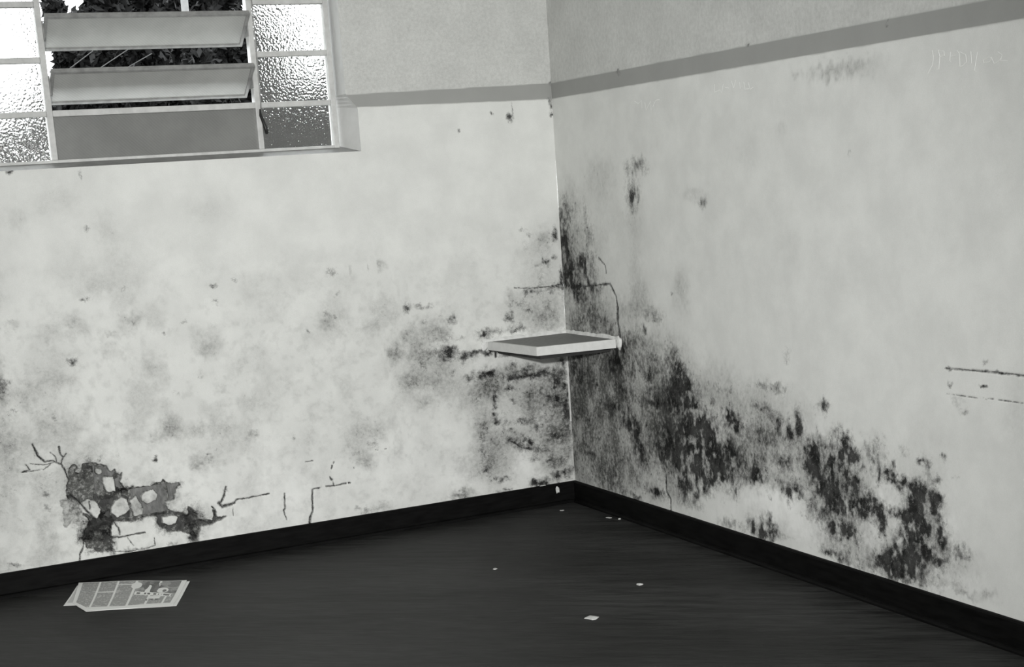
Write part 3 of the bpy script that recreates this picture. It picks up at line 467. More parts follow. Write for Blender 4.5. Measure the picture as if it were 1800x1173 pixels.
# floor: dark waxed boards, fine grain
def floor_material():
    m, nt, b = newmat('dark_waxed_wood')
    ang = math.atan2(-0.6295, 0.777)
    t = N(nt, 'ShaderNodeTexCoord'); mp = N(nt, 'ShaderNodeMapping'); mp.vector_type = 'TEXTURE'
    nt.links.new(t.outputs['Object'], mp.inputs['Vector']); mp.inputs['Rotation'].default_value = (0, 0, ang)
    mp.inputs['Scale'].default_value = (9.0, 1, 1)
    mp2 = N(nt, 'ShaderNodeMapping'); mp2.vector_type = 'TEXTURE'
    nt.links.new(t.outputs['Object'], mp2.inputs['Vector']); mp2.inputs['Rotation'].default_value = (0, 0, ang)
    mp2.inputs['Scale'].default_value = (3.5, 1, 1)
    n1 = noise(nt, mp.outputs[0], 26, 6, 0.7, 0.3); n2 = noise(nt, mp2.outputs[0], 2.2, 4, 0.55); n3 = noise(nt, mp.outputs[0], 90, 3, 0.6)
    s = mth(nt, 'ADD', mth(nt, 'MULTIPLY', n1, 0.65), mth(nt, 'MULTIPLY', n3, 0.35))
    c = mix(nt, mapr(nt, s, 0.3, 0.7), grey(0.006), grey(0.052))
    c = mix(nt, mapr(nt, n2, 0.35, 0.65), mix(nt, 1.0, c, grey(0.55), 'MULTIPLY'), c)
    nt.links.new(c, b.inputs['Base Color'])
    nt.links.new(mapr(nt, n1, 0.3, 0.7, 0.5, 0.7), b.inputs['Roughness'])
    b.inputs['Specular IOR Level'].default_value = 0.25
    bump(nt, b, s, 0.25, 0.001)
    return m
M_floor = floor_material()

def pebble_glass(name, scale=75.0, tint=0.9, dist=0.012, grime=0.12):
    m, nt, b = newmat(name)
    v = N(nt, 'ShaderNodeTexVoronoi', feature='SMOOTH_F1'); v.inputs['Scale'].default_value = scale
    nt.links.new(pos(nt), v.inputs['Vector'])
    b.inputs['Base Color'].default_value = grey(tint); b.inputs['Roughness'].default_value = 0.08
    b.inputs['Transmission Weight'].default_value = 1.0 - grime; b.inputs['IOR'].default_value = 1.45
    bump(nt, b, v.outputs['Distance'], 1.0, dist)
    return m
M_pebble = pebble_glass('pebbled_glass', 115, 0.95, 0.0009, 0.06)

def wired_glass(name, base, trans, ang=0.9):
    m, nt, b = newmat(name)
    w = N(nt, 'ShaderNodeTexWave', wave_type='BANDS', bands_direction='DIAGONAL'); w.inputs['Scale'].default_value = 42
    w.inputs['Distortion'].default_value = 1.0
    nt.links.new(pos(nt), w.inputs['Vector'])
    n = noise(nt, pos(nt), 5, 4, 0.6)
    c = mix(nt, mapr(nt, n, 0.3, 0.7), grey(base*0.9), grey(base*1.08))
    c = mix(nt, w.outputs['Color'], mix(nt, 1.0, c, grey(0.94), 'MULTIPLY'), c)
    nt.links.new(c, b.inputs['Base Color']); b.inputs['Roughness'].default_value = 0.35
    b.inputs['Transmission Weight'].default_value = trans; b.inputs['IOR'].default_value = 1.2
    bump(nt, b, w.outputs['Fac'], 0.3, 0.001)
    return m
M_sashglass = wired_glass('dusty_ribbed_glass', 0.42, 0.05)
M_ribglass = wired_glass('dusty_ribbed_glass_fixed', 0.28, 0.30)

# ------------------------------------------------------------------ wall_left with broken plaster
ZB0, ZB1 = 1.9708, 2.0452            # painted band
SILL = 1.777; HEAD = 2.97
WU0, WU1 = 1.040, 2.705              # window opening, distances from the corner
us = np.unique(np.round(np.concatenate([np.arange(0, 0.6, 0.004), np.arange(0.6, 1.0, 0.005), np.arange(1.0, 2.66, 0.003),
        np.arange(2.66, 3.0, 0.008), np.arange(3.0, 5.01, 0.1), [0.85, 0.99, WU0, WU1, 5.0]]), 4))
zs = np.unique(np.round(np.concatenate([np.arange(0, 0.07, 0.035), np.arange(0.07, 0.60, 0.003), np.arange(0.60, 1.25, 0.0045),
        np.arange(1.25, 1.95, 0.008), np.arange(1.95, 2.07, 0.004), np.arange(2.07, 3.31, 0.05), [SILL, ZB0, ZB1, HEAD, 3.3]]), 4))
for a in (WU0, WU1): us = us[(np.abs(us-a) > 0.0012) | (us == a)]
for a in (SILL, HEAD): zs = zs[(np.abs(zs-a) > 0.0012) | (zs == a)]
U, Z = np.meshgrid(us, zs)
def disp(U, Z):                      # the lower jamb edge is chipped back 5 cm below the band
    s = np.clip((2.032-Z)/(2.032-1.968), 0, 1)
    w = np.clip((U-0.8)/(WU0-0.8), 0, 1)*np.clip((1.5-U)/(1.5-WU0), 0, 1)
    return U-0.052*s*w
Ud = disp(U, Z)
LY = blobfield(Ud, Z, LB, us, zs, 0.030)
D, G, W = LY['D'], LY['G'], LY['W']
mot = np.clip((fbm(U, Z, 9, 905, 6)-0.47)/0.22, 0, 1)*np.clip((1.55-Z)/0.5, 0, 1)*(0.35+0.65*np.clip((Ud-1.2)/1.3, 0, 1))
mot2 = np.clip((fbm(U, Z, 34, 955, 4)-0.52)/0.2, 0, 1)*np.clip((1.5-Z)/0.5, 0, 1)
G = 1-(1-G)*(1-0.24*mot)*(1-0.10*mot2)
# cavity
ju = (fbm(U, Z, 70, 201)-0.5)*0.012; jz = (fbm(U, Z, 70, 231)-0.5)*0.012
pu, pz = U+ju, Z+jz
reg = (U > 1.0) & (U < 2.7) & (Z < 0.7)
hole = np.zeros(U.shape, bool); shallow = np.zeros(U.shape, bool); isl = np.zeros(U.shape, bool)
for h in HOLE: hole |= inside(pu, pz, h)
for h in HOLE2: shallow |= inside(pu, pz, h)
for h in ISL: isl |= inside(U+ju*0.5, Z+jz*0.5, h)
hole &= reg & ~isl; shallow &= reg & ~hole & ~isl
hf = hole.astype(float); sf = shallow.astype(float)
def blur(a):
    b = a.copy(); b[1:-1, 1:-1] = (a[1:-1, 1:-1]*2+a[:-2, 1:-1]+a[2:, 1:-1]+a[1:-1, :-2]+a[1:-1, 2:])/6; return b
hfb = blur(hf); sfb = blur(sf)
rough = fbm(U, Z, 38, 301, 5)
depth = hfb*(0.010+0.020*rough) + sfb*(0.003+0.004*rough)
cr = np.zeros_like(U)
for l in LL: stroke(cr, Ud, Z, us, zs, l)
depth = depth + cr*0.006
depth += (fbm(U, Z, 4, 401)-0.5)*0.004*np.clip((1.7-Z)/0.3, 0, 1)     # uneven plaster
# recess shade and dirt put into the colour: hole edges and cracks are dark, the exposed backing is grey
edge = np.clip((hfb*(1-hfb))*3.2, 0, 1); edge2 = np.clip((sfb*(1-sfb))*2.6, 0, 1)
D = np.maximum(np.where(hf > 0, D*0.9+0.12, np.where(isl, D*0.15, D*np.clip(1-0.0*hf, 0, 1))), np.maximum(edge*0.85, edge2*0.6))
D = np.maximum(D, cr*0.92)
tex = fbm(U, Z, 60, 501, 4)
G = np.maximum(G, np.maximum(hfb*(0.62+0.5*tex), sfb*(0.30+0.35*tex)))
W = np.where(hf > 0, 0, W)
W = np.maximum(W, 0.4*(hf == 0)*np.clip((0.6-Z)/0.3, 0, 1)*np.clip(1-abs(Ud-1.6)/0.8, 0, 1))
# painted band: runs from the corner to the window, a little narrower at the window
top = ZB1-0.016*np.clip(Ud/1.04, 0, 1)+(fbm(U, Z*0, 12, 601)-0.5)*0.004
bot = ZB0+(fbm(U, Z*0, 14, 621)-0.5)*0.003
ramp = lambda a: np.clip(a/0.003+0.5, 0, 1)
B = ramp(top-Z)*ramp(Z-bot)
B = np.where(Ud > 2.7, 0, B)
def upper(B, Z, Ud, s): return B
G = np.maximum(G, 0.22*ramp(Z-top))                                      # upper coat is a shade greyer
Lay = {'D': np.clip(D, 0, 1), 'G': np.clip(G, 0, 1), 'W': np.clip(W, 0, 1), 'B': B}
keep = lambda u, z: ~((u > WU0) & (u < WU1) & (z > SILL) & (z < HEAD))
wall_left = wallgrid('wall_left', us, zs, keep, lambda u, z, d: np.stack([-u, d, z], -1), depth, Lay, M_wallL, disp=disp)

# bricks showing inside the cavity: separate pieces bedded in the wall
def brick_mesh(w, h, ribs=True, seed=0):
    bm = bmesh.new(); r = random.Random(seed)
    n = 7; cols = []
    for i in range(n+1):
        x = w*i/n; d = 0.0035 if (ribs and i % 2) else 0.0
        cols.append([bm.verts.new((x, d+r.uniform(0, .0008), 0)), bm.verts.new((x, d+r.uniform(0, .0008), h)),
                     bm.verts.new((x, 0.09, h)), bm.verts.new((x, 0.09, 0))])
    for i in range(n):
        for k in range(4): bm.faces.new((cols[i][k], cols[i][(k+1) % 4], cols[i+1][(k+1) % 4], cols[i+1][k]))
    bm.faces.new(cols[0]); bm.faces.new(cols[-1][::-1])
    return from_bm(bm, 'brick')
bricks = [  # left end u, bottom z, width, height, depth of face, dark?
    (2.335, 0.395, 0.120, 0.118, 0.016, 0), (2.208, 0.395, 0.120, 0.118, 0.015, 0),
    (2.345, 0.262, 0.150, 0.122, 0.018, 1), (2.185, 0.262, 0.155, 0.122, 0.013, 0), (2.022, 0.262, 0.155, 0.122, 0.012, 0),
    (1.955, 0.330, 0.060, 0.060, 0.013, 0),
    (2.275, 0.128, 0.155, 0.122, 0.021, 1), (2.112, 0.128, 0.150, 0.122, 0.019, 1), (1.905, 0.128, 0.180, 0.122, 0.020, 1)]
for i, (u, z, w, h, d, dk) in enumerate(bricks):
    b = link('brick', brick_mesh(w, h, True, i), M_brick_dark if dk else M_brick, wall_left)
    b.location = (-u, d, z); b.rotation_euler = (0, random.Random(i).uniform(-.02, .02), 0)

# ------------------------------------------------------------------ wall_right
usr = np.unique(np.round(np.concatenate([np.arange(0, 0.9, 0.0045), np.arange(0.9, 3.3, 0.0042), np.arange(3.3, 9.31, 0.15), [9.3]]), 4))
zsr = np.unique(np.round(np.concatenate([np.arange(0, 0.09, 0.045), np.arange(0.09, 1.0, 0.004), np.arange(1.0, 1.55, 0.006),
        np.arange(1.55, 1.95, 0.012), np.arange(1.95, 2.07, 0.004), np.arange(2.07, 3.31, 0.05), [3.3]]), 4))
U, Z = np.meshgrid(usr, zsr)
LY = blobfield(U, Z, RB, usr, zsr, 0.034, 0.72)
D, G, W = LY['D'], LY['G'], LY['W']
cr = np.zeros_like(U)
for l in RL: stroke(cr, U, Z, usr, zsr, l, 0.9, 0.002)
D = np.maximum(D, cr*0.95)
top = ZB1+(fbm(U, Z*0, 9, 641)-0.5)*0.004; bot = ZB0+(fbm(U, Z*0, 11, 661)-0.5)*0.003
B = ramp(top-Z)*ramp(Z-bot)
G = np.maximum(G, 0.22*ramp(Z-top))
depth = (fbm(U, Z, 4, 701)-0.5)*0.004*np.clip((1.7-Z)/0.3, 0, 1)*np.clip(U/0.1, 0, 1) + cr*0.003
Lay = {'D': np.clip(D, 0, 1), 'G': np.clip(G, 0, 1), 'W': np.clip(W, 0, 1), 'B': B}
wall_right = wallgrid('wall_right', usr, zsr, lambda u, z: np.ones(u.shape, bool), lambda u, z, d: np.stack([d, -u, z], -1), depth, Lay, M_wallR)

# scratched writing on wall_right: each stroke a shallow raised scrape
def ribbon(pts, w, name, mat, parent, off=0.0012):
    bm = bmesh.new(); p = [Vector((-off, -u, z)) for u, z in pts]; prev = None
    for i, a in enumerate(p):
        d = (p[min(i+1, len(p)-1)]-p[max(i-1, 0)]).normalized(); n = Vector((0, -d.z, d.y))*w*0.5
        c = [bm.verts.new(a+n), bm.verts.new(a+Vector((-0.0006, 0, 0))), bm.verts.new(a-n)]
        if prev:
            bm.faces.new((prev[0], prev[1], c[1], c[0])); bm.faces.new((prev[1], prev[2], c[2], c[1]))
        prev = c
    return link(name, from_bm(bm, name), mat, parent)
for l in SC:
    ribbon([(l[i], l[i+1]) for i in range(1, len(l), 2)], l[0], 'scratch_mark', M_scratch, wall_right)

ridge = [Vector((-0.004, -0.002, 0.786-0.02*k)) for k in range(20)]
def ridge_mesh():
    bm = bmesh.new(); rr = random.Random(8); prev = None
    for p in ridge:
        w = 0.0035*rr.uniform(0.6, 1.3); c = [bm.verts.new(p+Vector((-w, 0.002, 0))), bm.verts.new(p+Vector((-w*0.2, -w, 0))), bm.verts.new(p+Vector((0.004, -w*0.6, 0)))]
        if prev:
            for a in (0, 1): bm.faces.new((prev[a], prev[a+1], c[a+1], c[a]))
        prev = c
    return from_bm(bm, 'corner_ridge')
link('corner_ridge', ridge_mesh(), M_mortar, wall_left)

# ------------------------------------------------------------------ rest of the shell
prism('floor', [(-5.0, -9.3), (0.0, -9.3), (0.0, 0.0), (-5.0, 0.0)], -0.08, 0.0, M_floor, kind='structure')
boxo('ceiling', (-5.0, -9.3, 3.3), (0.0, 0.0, 3.4), M_ceiling, kind='structure')
boxo('wall_rear', (-5.1, -9.4, 0), (0.1, -9.3, 3.3), M_ceiling, kind='structure')
boxo('wall_side', (-5.1, -9.3, 0), (-5.0, 0.1, 3.3), M_ceiling, kind='structure')
# window reveal
def quad_slab(name, pts, mat):
    """thick slab from a list of (front, back) point pairs"""
    bm = bmesh.new(); vs = [[bm.verts.new(p) for p in pr] for pr in pts]
    for a, b in zip(vs[:-1], vs[1:]): bm.faces.new((a[0], b[0], b[1], a[1]))
    return link(name, from_bm(bm, name), mat, None, 'structure')
YF = 0.145
zlist = [SILL, 1.9, 1.968, 1.984, 2.0, 2.016, 2.032, 2.3, 2.6, HEAD]
def jamb_u(z): return WU0-0.052*min(1, max(0, (2.032-z)/(2.032-1.968)))
quad_slab('trim_1', [((-jamb_u(z), 0.0, z), (-1.043, YF, z)) for z in zlist], M_paint)
quad_slab('trim_2', [((-WU1, 0.0, SILL), (-WU1, YF, SILL)), ((-WU1, 0.0, HEAD), (-WU1, YF, HEAD))], M_paint)
quad_slab('trim_3', [((-WU1, 0.0, SILL), (-WU1, YF, SILL+0.032)), ((-0.988, 0.0, SILL), (-1.03, YF, SILL+0.032))], M_sill)
quad_slab('trim_4', [((-WU1, 0.0, HEAD), (-WU1, YF, HEAD)), ((-WU0, 0.0, HEAD), (-WU0, YF, HEAD))], M_paint)

# baseboards: board with a flat ledge on top and a rounded strip at its foot
prof = [(0.0, 0.0), (0.030, 0.0), (0.0295, 0.007), (0.026, 0.013), (0.020, 0.016), (0.016, 0.017), (0.016, 0.098), (0.012, 0.104), (0.0, 0.1055)]
extrude_profile('baseboard_left', prof, (-5.0, 0.002, 0), (1, 0, 0), 5.0, (0, -1, 0), M_base, 'structure')
extrude_profile('baseboard_right', prof, (0.002, -9.3, 0), (0, 1, 0), 9.3, (-1, 0, 0), M_base, 'structure')

# ------------------------------------------------------------------ window_1
win = empty('window_1', (-1.875, 0.12, 1.80)); win['kind'] = 'structure'
def wpart(name, lo, hi, mat, parent=win, bev=0.003):
    o = boxo(name, Vector(lo)-win.location, Vector(hi)-win.location, mat, parent, None, bev); return o
Y0, Y1 = 0.10, 0.145
XR, XL, ZBt, ZT = -1.053, -2.700, 1.800, 2.955
ML, MR = -2.322, -1.420; bw = 0.0125
def barset(name, items):
    for lo, hi in items: wpart(name, lo, hi, M_steel)
wpart('window_frame', (XR-0.024, Y0, ZBt), (XR, Y1, ZT), M_steel)
wpart('window_frame', (XL, Y0, ZBt), (XL+0.024, Y1, ZT), M_steel)
wpart('window_frame', (XL+0.024, Y0, ZBt), (XR-0.024, Y1, ZBt+0.013), M_steel)
wpart('window_frame', (XL+0.024, Y0, ZT-0.024), (XR-0.024, Y1, ZT), M_steel)
for x in (ML, MR): wpart('mullion', (x-bw, Y0-0.004, ZBt+0.013), (x+bw, Y1, ZT-0.024), M_steel)
rows = [2.004, 2.224, 2.449, 2.674]
for z in rows:
    wpart('transom', (XL+0.024, Y0, z-0.012), (ML-bw, Y1-0.01, z+0.012), M_steel)
    wpart('transom', (MR+bw, Y0, z-0.012), (XR-0.024, Y1-0.01, z+0.012), M_steel)
wpart('transom', (ML+bw, Y0-0.004, rows[0]-0.013), (MR-bw, Y1-0.01, rows[0]+0.013), M_steel)
edges_z = [ZBt+0.013]+rows+[ZT-0.024]
for k in range(5):
    a = edges_z[k]+(0.010 if k else 0); b = edges_z[k+1]-0.010
    for x0, x1 in ((XL+0.024, ML-bw), (MR+bw, XR-0.024)):
        wpart('pane', (x0-0.004, 0.124, a), (x1+0.004, 0.130, b), M_pebble, bev=0)
wpart('pane', (ML+bw-0.004, 0.124, edges_z[0]), (MR-bw+0.004, 0.130, rows[0]-0.010), M_ribglass, bev=0)
# four pivoting sashes, tilted open: top towards the room
TILT = math.radians(54)
def make_sash(zc, tilt):
    e = empty('sash', (0, 0, 0)); e.parent = win
    e.location = Vector((0.5*(ML+MR), 0.122, zc))-win.location
    w = 0.5*(MR-ML)-bw-0.004; h = 0.104; t = 0.010; f = 0.013
    for nm, lo, hi in (('sash_rail', (-w, -t, h-f), (w, t, h)), ('sash_rail', (-w, -t, -h), (w, t, -h+f)),
                       ('sash_stile', (-w, -t, -h+f), (-w+f, t, h-f)), ('sash_stile', (w-f, -t, -h+f), (w, t, h-f))):
        o = boxo(nm, lo, hi, M_sash if nm == 'x' else M_sash, e, None, 0.0015)
    boxo('sash_pane', (-w+f-.002, -0.002, -h+f-.002), (w-f+.002, 0.002, h-f+.002), M_sashglass, e)
    e.rotation_euler = (tilt, 0, 0)
    return e
for k in range(1, 5):
    zc = 0.5*(edges_z[k]+edges_z[k+1]); make_sash(zc, TILT)
    for x in (ML+bw, MR-bw-0.004):
        wpart('pivot_plate', (x, Y0-0.010, zc-0.035), (x+0.004, Y1+0.01, zc+0.045), M_sash, bev=0.001)
# operating rod and lever on the right mullion
def tube(name, pts, r, mat, parent=None, n=8, taper=None, off=Vector((0, 0, 0))):
    bm = bmesh.new(); rings = []
    P = [Vector(p)-off for p in pts]
    for i, p in enumerate(P):
        d = (P[min(i+1, len(P)-1)]-P[max(i-1, 0)]).normalized()
        a = d.orthogonal().normalized() if i == 0 else (rings_a - d*rings_a.dot(d)).normalized()
        rings_a = a; b = d.cross(a); rr = r if taper is None else r*taper[i]
        rings.append([bm.verts.new(p+(a*math.cos(t)+b*math.sin(t))*rr) for t in [2*math.pi*k/n for k in range(n)]])
    for q, s in zip(rings[:-1], rings[1:]):
        for k in range(n): bm.faces.new((q[k], q[(k+1) % n], s[(k+1) % n], s[k]))
    bm.faces.new(rings[0][::-1]); bm.faces.new(rings[-1])
    return link(name, from_bm(bm, name), mat, parent, None, True)
tube('operating_rod', [(MR+0.014, 0.093, 2.70), (MR+0.014, 0.090, 2.30), (MR+0.012, 0.090, 2.02), (MR+0.008, 0.088, 1.972)], 0.0028, M_sash, win, off=win.location)
tube('lever_handle', [(MR+0.006, 0.090, 1.985), (MR+0.002, 0.078, 1.958), (MR+0.008, 0.070, 1.935), (MR+0.017, 0.066, 1.900), (MR+0.019, 0.066, 1.876)],
     0.0085, M_black, win, taper=[0.5, 0.8, 0.95, 1.15, 0.75], off=win.location)

# ------------------------------------------------------------------ corner shelf
sh = tag(empty('corner_shelf', (0, 0, 0.80)), 'small white-edged corner shelf with a dark grey top, fixed where two mouldy walls meet', 'shelf')
def rel(pts): return pts
A_ = (-0.427, -0.004); Fc = (-0.390, -0.452); R_ = (-0.004, -0.505); O_ = (-0.004, -0.004)
def sp(name, pts, z0, z1, mat, bev=0.0):
    o = prism(name, pts, z0-0.80, z1-0.80, mat, sh, None, bev); return o
def inset(a, b, t):  # offset a point from a towards b
    d = (Vector(b)-Vector(a)).normalized()*t; return (a[0]+d.x, a[1]+d.y)
ew = 0.016
Ai = (A_[0]+ew, A_[1]); Fi = (Fc[0]+ew, Fc[1]+ew); Ri = (R_[0], R_[1]+ew)
sp('shelf_top', [O_, Ai, Fi, Ri], 0.815, 0.8465, M_shelf_top)
sp('edge_strip', [A_, Fc, Fi, Ai], 0.808, 0.8485, M_shelf_edge, 0.001)
sp('edge_strip', [Fc, R_, Ri, Fi], 0.808, 0.8485, M_shelf_edge, 0.001)
sp('underside_shade_board', [O_, (A_[0]+0.05, A_[1]), (Fc[0]+0.035, Fc[1]+0.035), (R_[0], R_[1]+0.06)], 0.787, 0.812, M_under)  # near-black board stands in for the shadow strip below the edge
def strip(name, pts, w):
    bm = bmesh.new(); r = random.Random(3)
    rows_ = []
    for p, out in pts:
        p = Vector(p)-sh.location; out = Vector(out)*w*r.uniform(0.7, 1.25); h = r.uniform(0.014, 0.021)
        rows_.append([bm.verts.new(p), bm.verts.new(p+out), bm.verts.new(p+out*0.55+Vector((0, 0, h*0.6))), bm.verts.new(p+Vector((0, 0, h)))])
    for a, b in zip(rows_[:-1], rows_[1:]):
        for k in range(4): bm.faces.new((a[k], a[(k+1) % 4], b[(k+1) % 4], b[k]))
    bm.faces.new(rows_[0][::-1]); bm.faces.new(rows_[-1])
    return link(name, from_bm(bm, name), M_mortar, sh, None)
strip('mortar_fillet', [((-0.455+0.0225*k, 0.001, 0.8475), (0, -1, 0)) for k in range(21)], 0.012)
strip('mortar_fillet', [((0.001, -0.005-0.0255*k, 0.8475), (-1, 0, 0)) for k in range(21)], 0.008)
def lump(name, c, rx, ry, rz, seed, mat, parent, off=Vector((0, 0, 0))):
    bm = bmesh.new(); bmesh.ops.create_icosphere(bm, subdivisions=3, radius=1); r = random.Random(seed)
    from mathutils import noise as mn
    for v in bm.verts:
        k = 1+0.35*mn.noise(v.co*1.7+Vector((seed, 0, 0)))
        v.co = Vector((v.co.x*rx, v.co.y*ry, v.co.z*rz))*k + Vector(c)-off
    return link(name, from_bm(bm, name), mat, parent, None, True)
lump('plaster_dab', (-0.002, -0.530, 0.832), 0.009, 0.024, 0.030, 4, M_mortar, sh, sh.location)
lump('plaster_dab', (-0.445, -0.001, 0.830), 0.016, 0.007, 0.026, 9, M_mortar, sh, sh.location)

# ------------------------------------------------------------------ newspaper
def news_material():
    m, nt, b = newmat('newsprint')
    at = N(nt, 'ShaderNodeAttribute', attribute_name='ink')
    n = noise(nt, pos(nt), 400, 2, 0.5)
    c = mix(nt, mth(nt, 'MULTIPLY', at.outputs['Fac'], mapr(nt, n, 0.3, 0.7, 0.75, 1.0)), grey(0.85), grey(0.05))
    nt.links.new(c, b.inputs['Base Color']); b.inputs['Roughness'].default_value = 0.8
    b.inputs['Specular IOR Level'].default_value = 0.15
    return m
M_news = news_material()
news = tag(empty('newspaper', (-2.30, -0.30, 0)), 'folded newspaper sheet with printed columns lying on the dark floor below the broken plaster', 'newspaper')
def bilerp(c, s, t):
    a, b, d, e = [np.array(v) for v in c]   # near-left, near-right, far-right, far-left
    return (a[None, None]*(1-s)[..., None]*(1-t)[..., None] + b[None, None]*s[..., None]*(1-t)[..., None]
            + d[None, None]*s[..., None]*t[..., None] + e[None, None]*(1-s)[..., None]*t[..., None])
def page(name, corners, zfun, inkfun, nu=260, nv=170, edge=None):
    s, t = np.meshgrid(np.linspace(0, 1, nu), np.linspace(0, 1, nv))
    P = bilerp(corners, s, t)
    if edge: P = P + edge(s, t)
    z = zfun(s, t); co = np.stack([P[..., 0]-news.location.x, P[..., 1]-news.location.y, z], -1)
    idx = np.arange(nu*nv).reshape(nv, nu)
    q = np.stack([idx[:-1, :-1], idx[:-1, 1:], idx[1:, 1:], idx[1:, :-1]], -1).reshape(-1, 4)
    me = bpy.data.meshes.new(name); me.from_pydata(co.reshape(-1, 3).tolist(), [], q.tolist())
    a = me.attributes.new('ink', 'FLOAT', 'POINT'); a.data.foreach_set('value', inkfun(s, t).reshape(-1).astype(np.float32))
    o = link(name, me, M_news, news, None, True)
    md = o.modifiers.new('thickness', 'SOLIDIFY'); md.thickness = 0.0006; md.offset = 0
    return o
def ink_front(s, t):
    r = np.random.RandomState(4)
    ink = np.zeros_like(s)
    gut = np.zeros_like(s)
    for g in (0.03, 0.205, 0.375, 0.545, 0.72, 0.88): gut = np.maximum(gut, (np.abs(s-g) < 0.011))
    body = (t > 0.10) & (t < 0.985) & (s > 0.03)
    lines = 0.55+0.28*(np.sin(t*np.pi*2*46) > 0)*1.0 - 0.22*(vnoise(s*90, t*46, 5) > 0.72)
    ink = np.where(body & (gut == 0), lines, 0.03)
    ink = np.where((np.abs(t-0.60) < 0.010) & (s > 0.205) & (s < 0.375), 0.03, ink)
    ink = np.where((np.abs(t-0.85) < 0.012) & (s > 0.375) & (s < 0.55), 0.05, ink)
    # photograph block top right, with pale figure shapes
    ph = (s > 0.60) & (s < 0.955) & (t > 0.50) & (t < 0.985)
    pic = 0.88+0.8*(fbm(s*1.3, t, 9, 3)-0.5)
    ink = np.where(ph, np.clip(pic, 0, 1), ink)
    for cx, cy, rx, ry, v in ((0.685, 0.62, 0.028, 0.20, 0.02), (0.56, 0.80, 0.05, 0.12, 0.05), (0.82, 0.62, 0.055, 0.10, 0.05), (0.77, 0.93, 0.01, 0.2, 0.1), (0.655, 0.80, 0.022, 0.16, 0.95), (0.725, 0.72, 0.022, 0.24, 0.97), (0.755, 0.70, 0.02, 0.16, 0.9), (0.84, 0.60, 0.018, 0.05, 0.9), (0.885, 0.58, 0.012, 0.04, 0.9), (0.90, 0.85, 0.06, 0.12, 0.85), (0.82, 0.88, 0.05, 0.08, 0.7)):
        ink = np.where(((s-cx)/rx)**2+((t-cy)/ry)**2 < 1, v, ink)
    # headline strip under the photograph
    hl = (np.abs(t-(0.52-0.10*(s-0.6)/0.35)) < 0.055) & (s > 0.57) & (s < 0.93)
    ink = np.where(hl, 0.03, ink)
    ink = np.where(hl & (np.abs(t-(0.52-0.10*(s-0.6)/0.35)) < 0.028) & (vnoise(s*70, t*0, 8) > 0.42), 0.95, ink)
    # small pale box below
    bx = (s > 0.71) & (s < 0.83) & (t > 0.28) & (t < 0.40); ink = np.where(bx, 0.05, ink)
    ink = np.where(((s > 0.70) & (s < 0.83) & (np.abs(t-0.26) < 0.03) & (vnoise(s*60, t*20, 9) > 0.45)), 0.9, ink)
    ink = np.where((s > 0.955) | (t < 0.09-0.06*np.clip(s*3, 0, 1)), 0.04, ink)
    return ink
# folded bundle: printed front page, pale fold curling at the near edge, under-page peeping out on the left
C0 = [(-2.531, -0.305), (-2.186, -0.630), (-2.048, -0.292), (-2.456, -0.022)]
def zf(s, t): return 0.0035 + 0.009*np.clip(t-0.4, 0, 1)*1.6 + 0.006*np.clip(t-0.1, 0, 1)*np.clip(1-abs(s-0.3)*2, 0, 1) + 0.0015*np.sin(s*9+t*3)
def bow(s, t):
    k = np.interp(s, [0, 0.06, 0.17, 0.35, 1], [0, 0.045, 0.112, 0.085, 0])*(1-t)**1.6
    return np.stack([-0.35*k, -1.0*k], -1)
page('front_page', C0, zf, ink_front, edge=bow)
page('inner_page', [(-2.572, -0.326), (-2.500, -0.372), (-2.40, -0.10), (-2.466, -0.035)], lambda s, t: 0.0015+0.0012*s+0.009*np.clip(t-0.5, 0, 1), lambda s, t: 0.42*((t > 0.15) & (t < .97) & (s > 0.08))*(0.7+0.3*(np.sin(t*150) > 0)), 60, 60)
page('back_page', [(-2.528, -0.317), (-2.176, -0.640), (-2.036, -0.296), (-2.451, -0.026)], lambda s, t: 0.0012+0.006*np.clip(t-0.4, 0, 1)*1.5+0.0005*np.sin(s*5), lambda s, t: 0.0*s+0.04, 60, 60, edge=bow)

# ------------------------------------------------------------------ chips of fallen plaster on the floor
def chip(loc, w, h, label, seed, t=0.004, rot=0.0, tiltx=0.0):
    r = random.Random(seed); bm = bmesh.new(); n = 9
    pts = [(math.cos(2*math.pi*k/n)*w*r.uniform(0.35, 0.6), math.sin(2*math.pi*k/n)*h*r.uniform(0.3, 0.62)) for k in range(n)]
    a = [bm.verts.new((x, y, 0.0004)) for x, y in pts]; b = [bm.verts.new((x*0.9, y*0.9, t*r.uniform(0.6, 1.3))) for x, y in pts]
    c = bm.verts.new((0, 0, t*1.5)); bm.faces.new(a[::-1])
    for k in range(n):
        bm.faces.new((a[k], a[(k+1) % n], b[(k+1) % n], b[k])); bm.faces.new((b[k], b[(k+1) % n], c))
    o = link('plaster_flake', from_bm(bm, 'plaster_flake'), M_flake); o.location = loc; o.rotation_euler = (tiltx, 0, rot)
    return tag(o, label, 'plaster chip', 'fallen chips of plaster')
dr = math.atan2(-0.6295, 0.777)
chip((-0.917, -1.849, 0), 0.056, 0.050, 'largest pale plaster chip, lying alone on the dark floor in the foreground', 1, rot=dr)
chip((-0.548, -1.562, 0), 0.026, 0.030, 'small pale plaster chip behind and right of the largest chip', 2, rot=dr)
chip((-0.040, -0.512, 0), 0.014, 0.020, 'tiny bright chip at the foot of the right-hand baseboard near the corner', 3, rot=dr)
chip((-0.062, -0.449, 0), 0.034, 0.024, 'long thin grey chip beside the right-hand baseboard near the corner', 4, 0.002, rot=dr)
chip((-0.161, -0.155, 0), 0.022, 0.018, 'thin bright chip on the floor just in front of the room corner', 5, 0.002, rot=dr)
chip((-0.900, -0.962, 0), 0.020, 0.024, 'small dull chip on the floor midway along the left-hand wall', 6, 0.002, rot=dr)
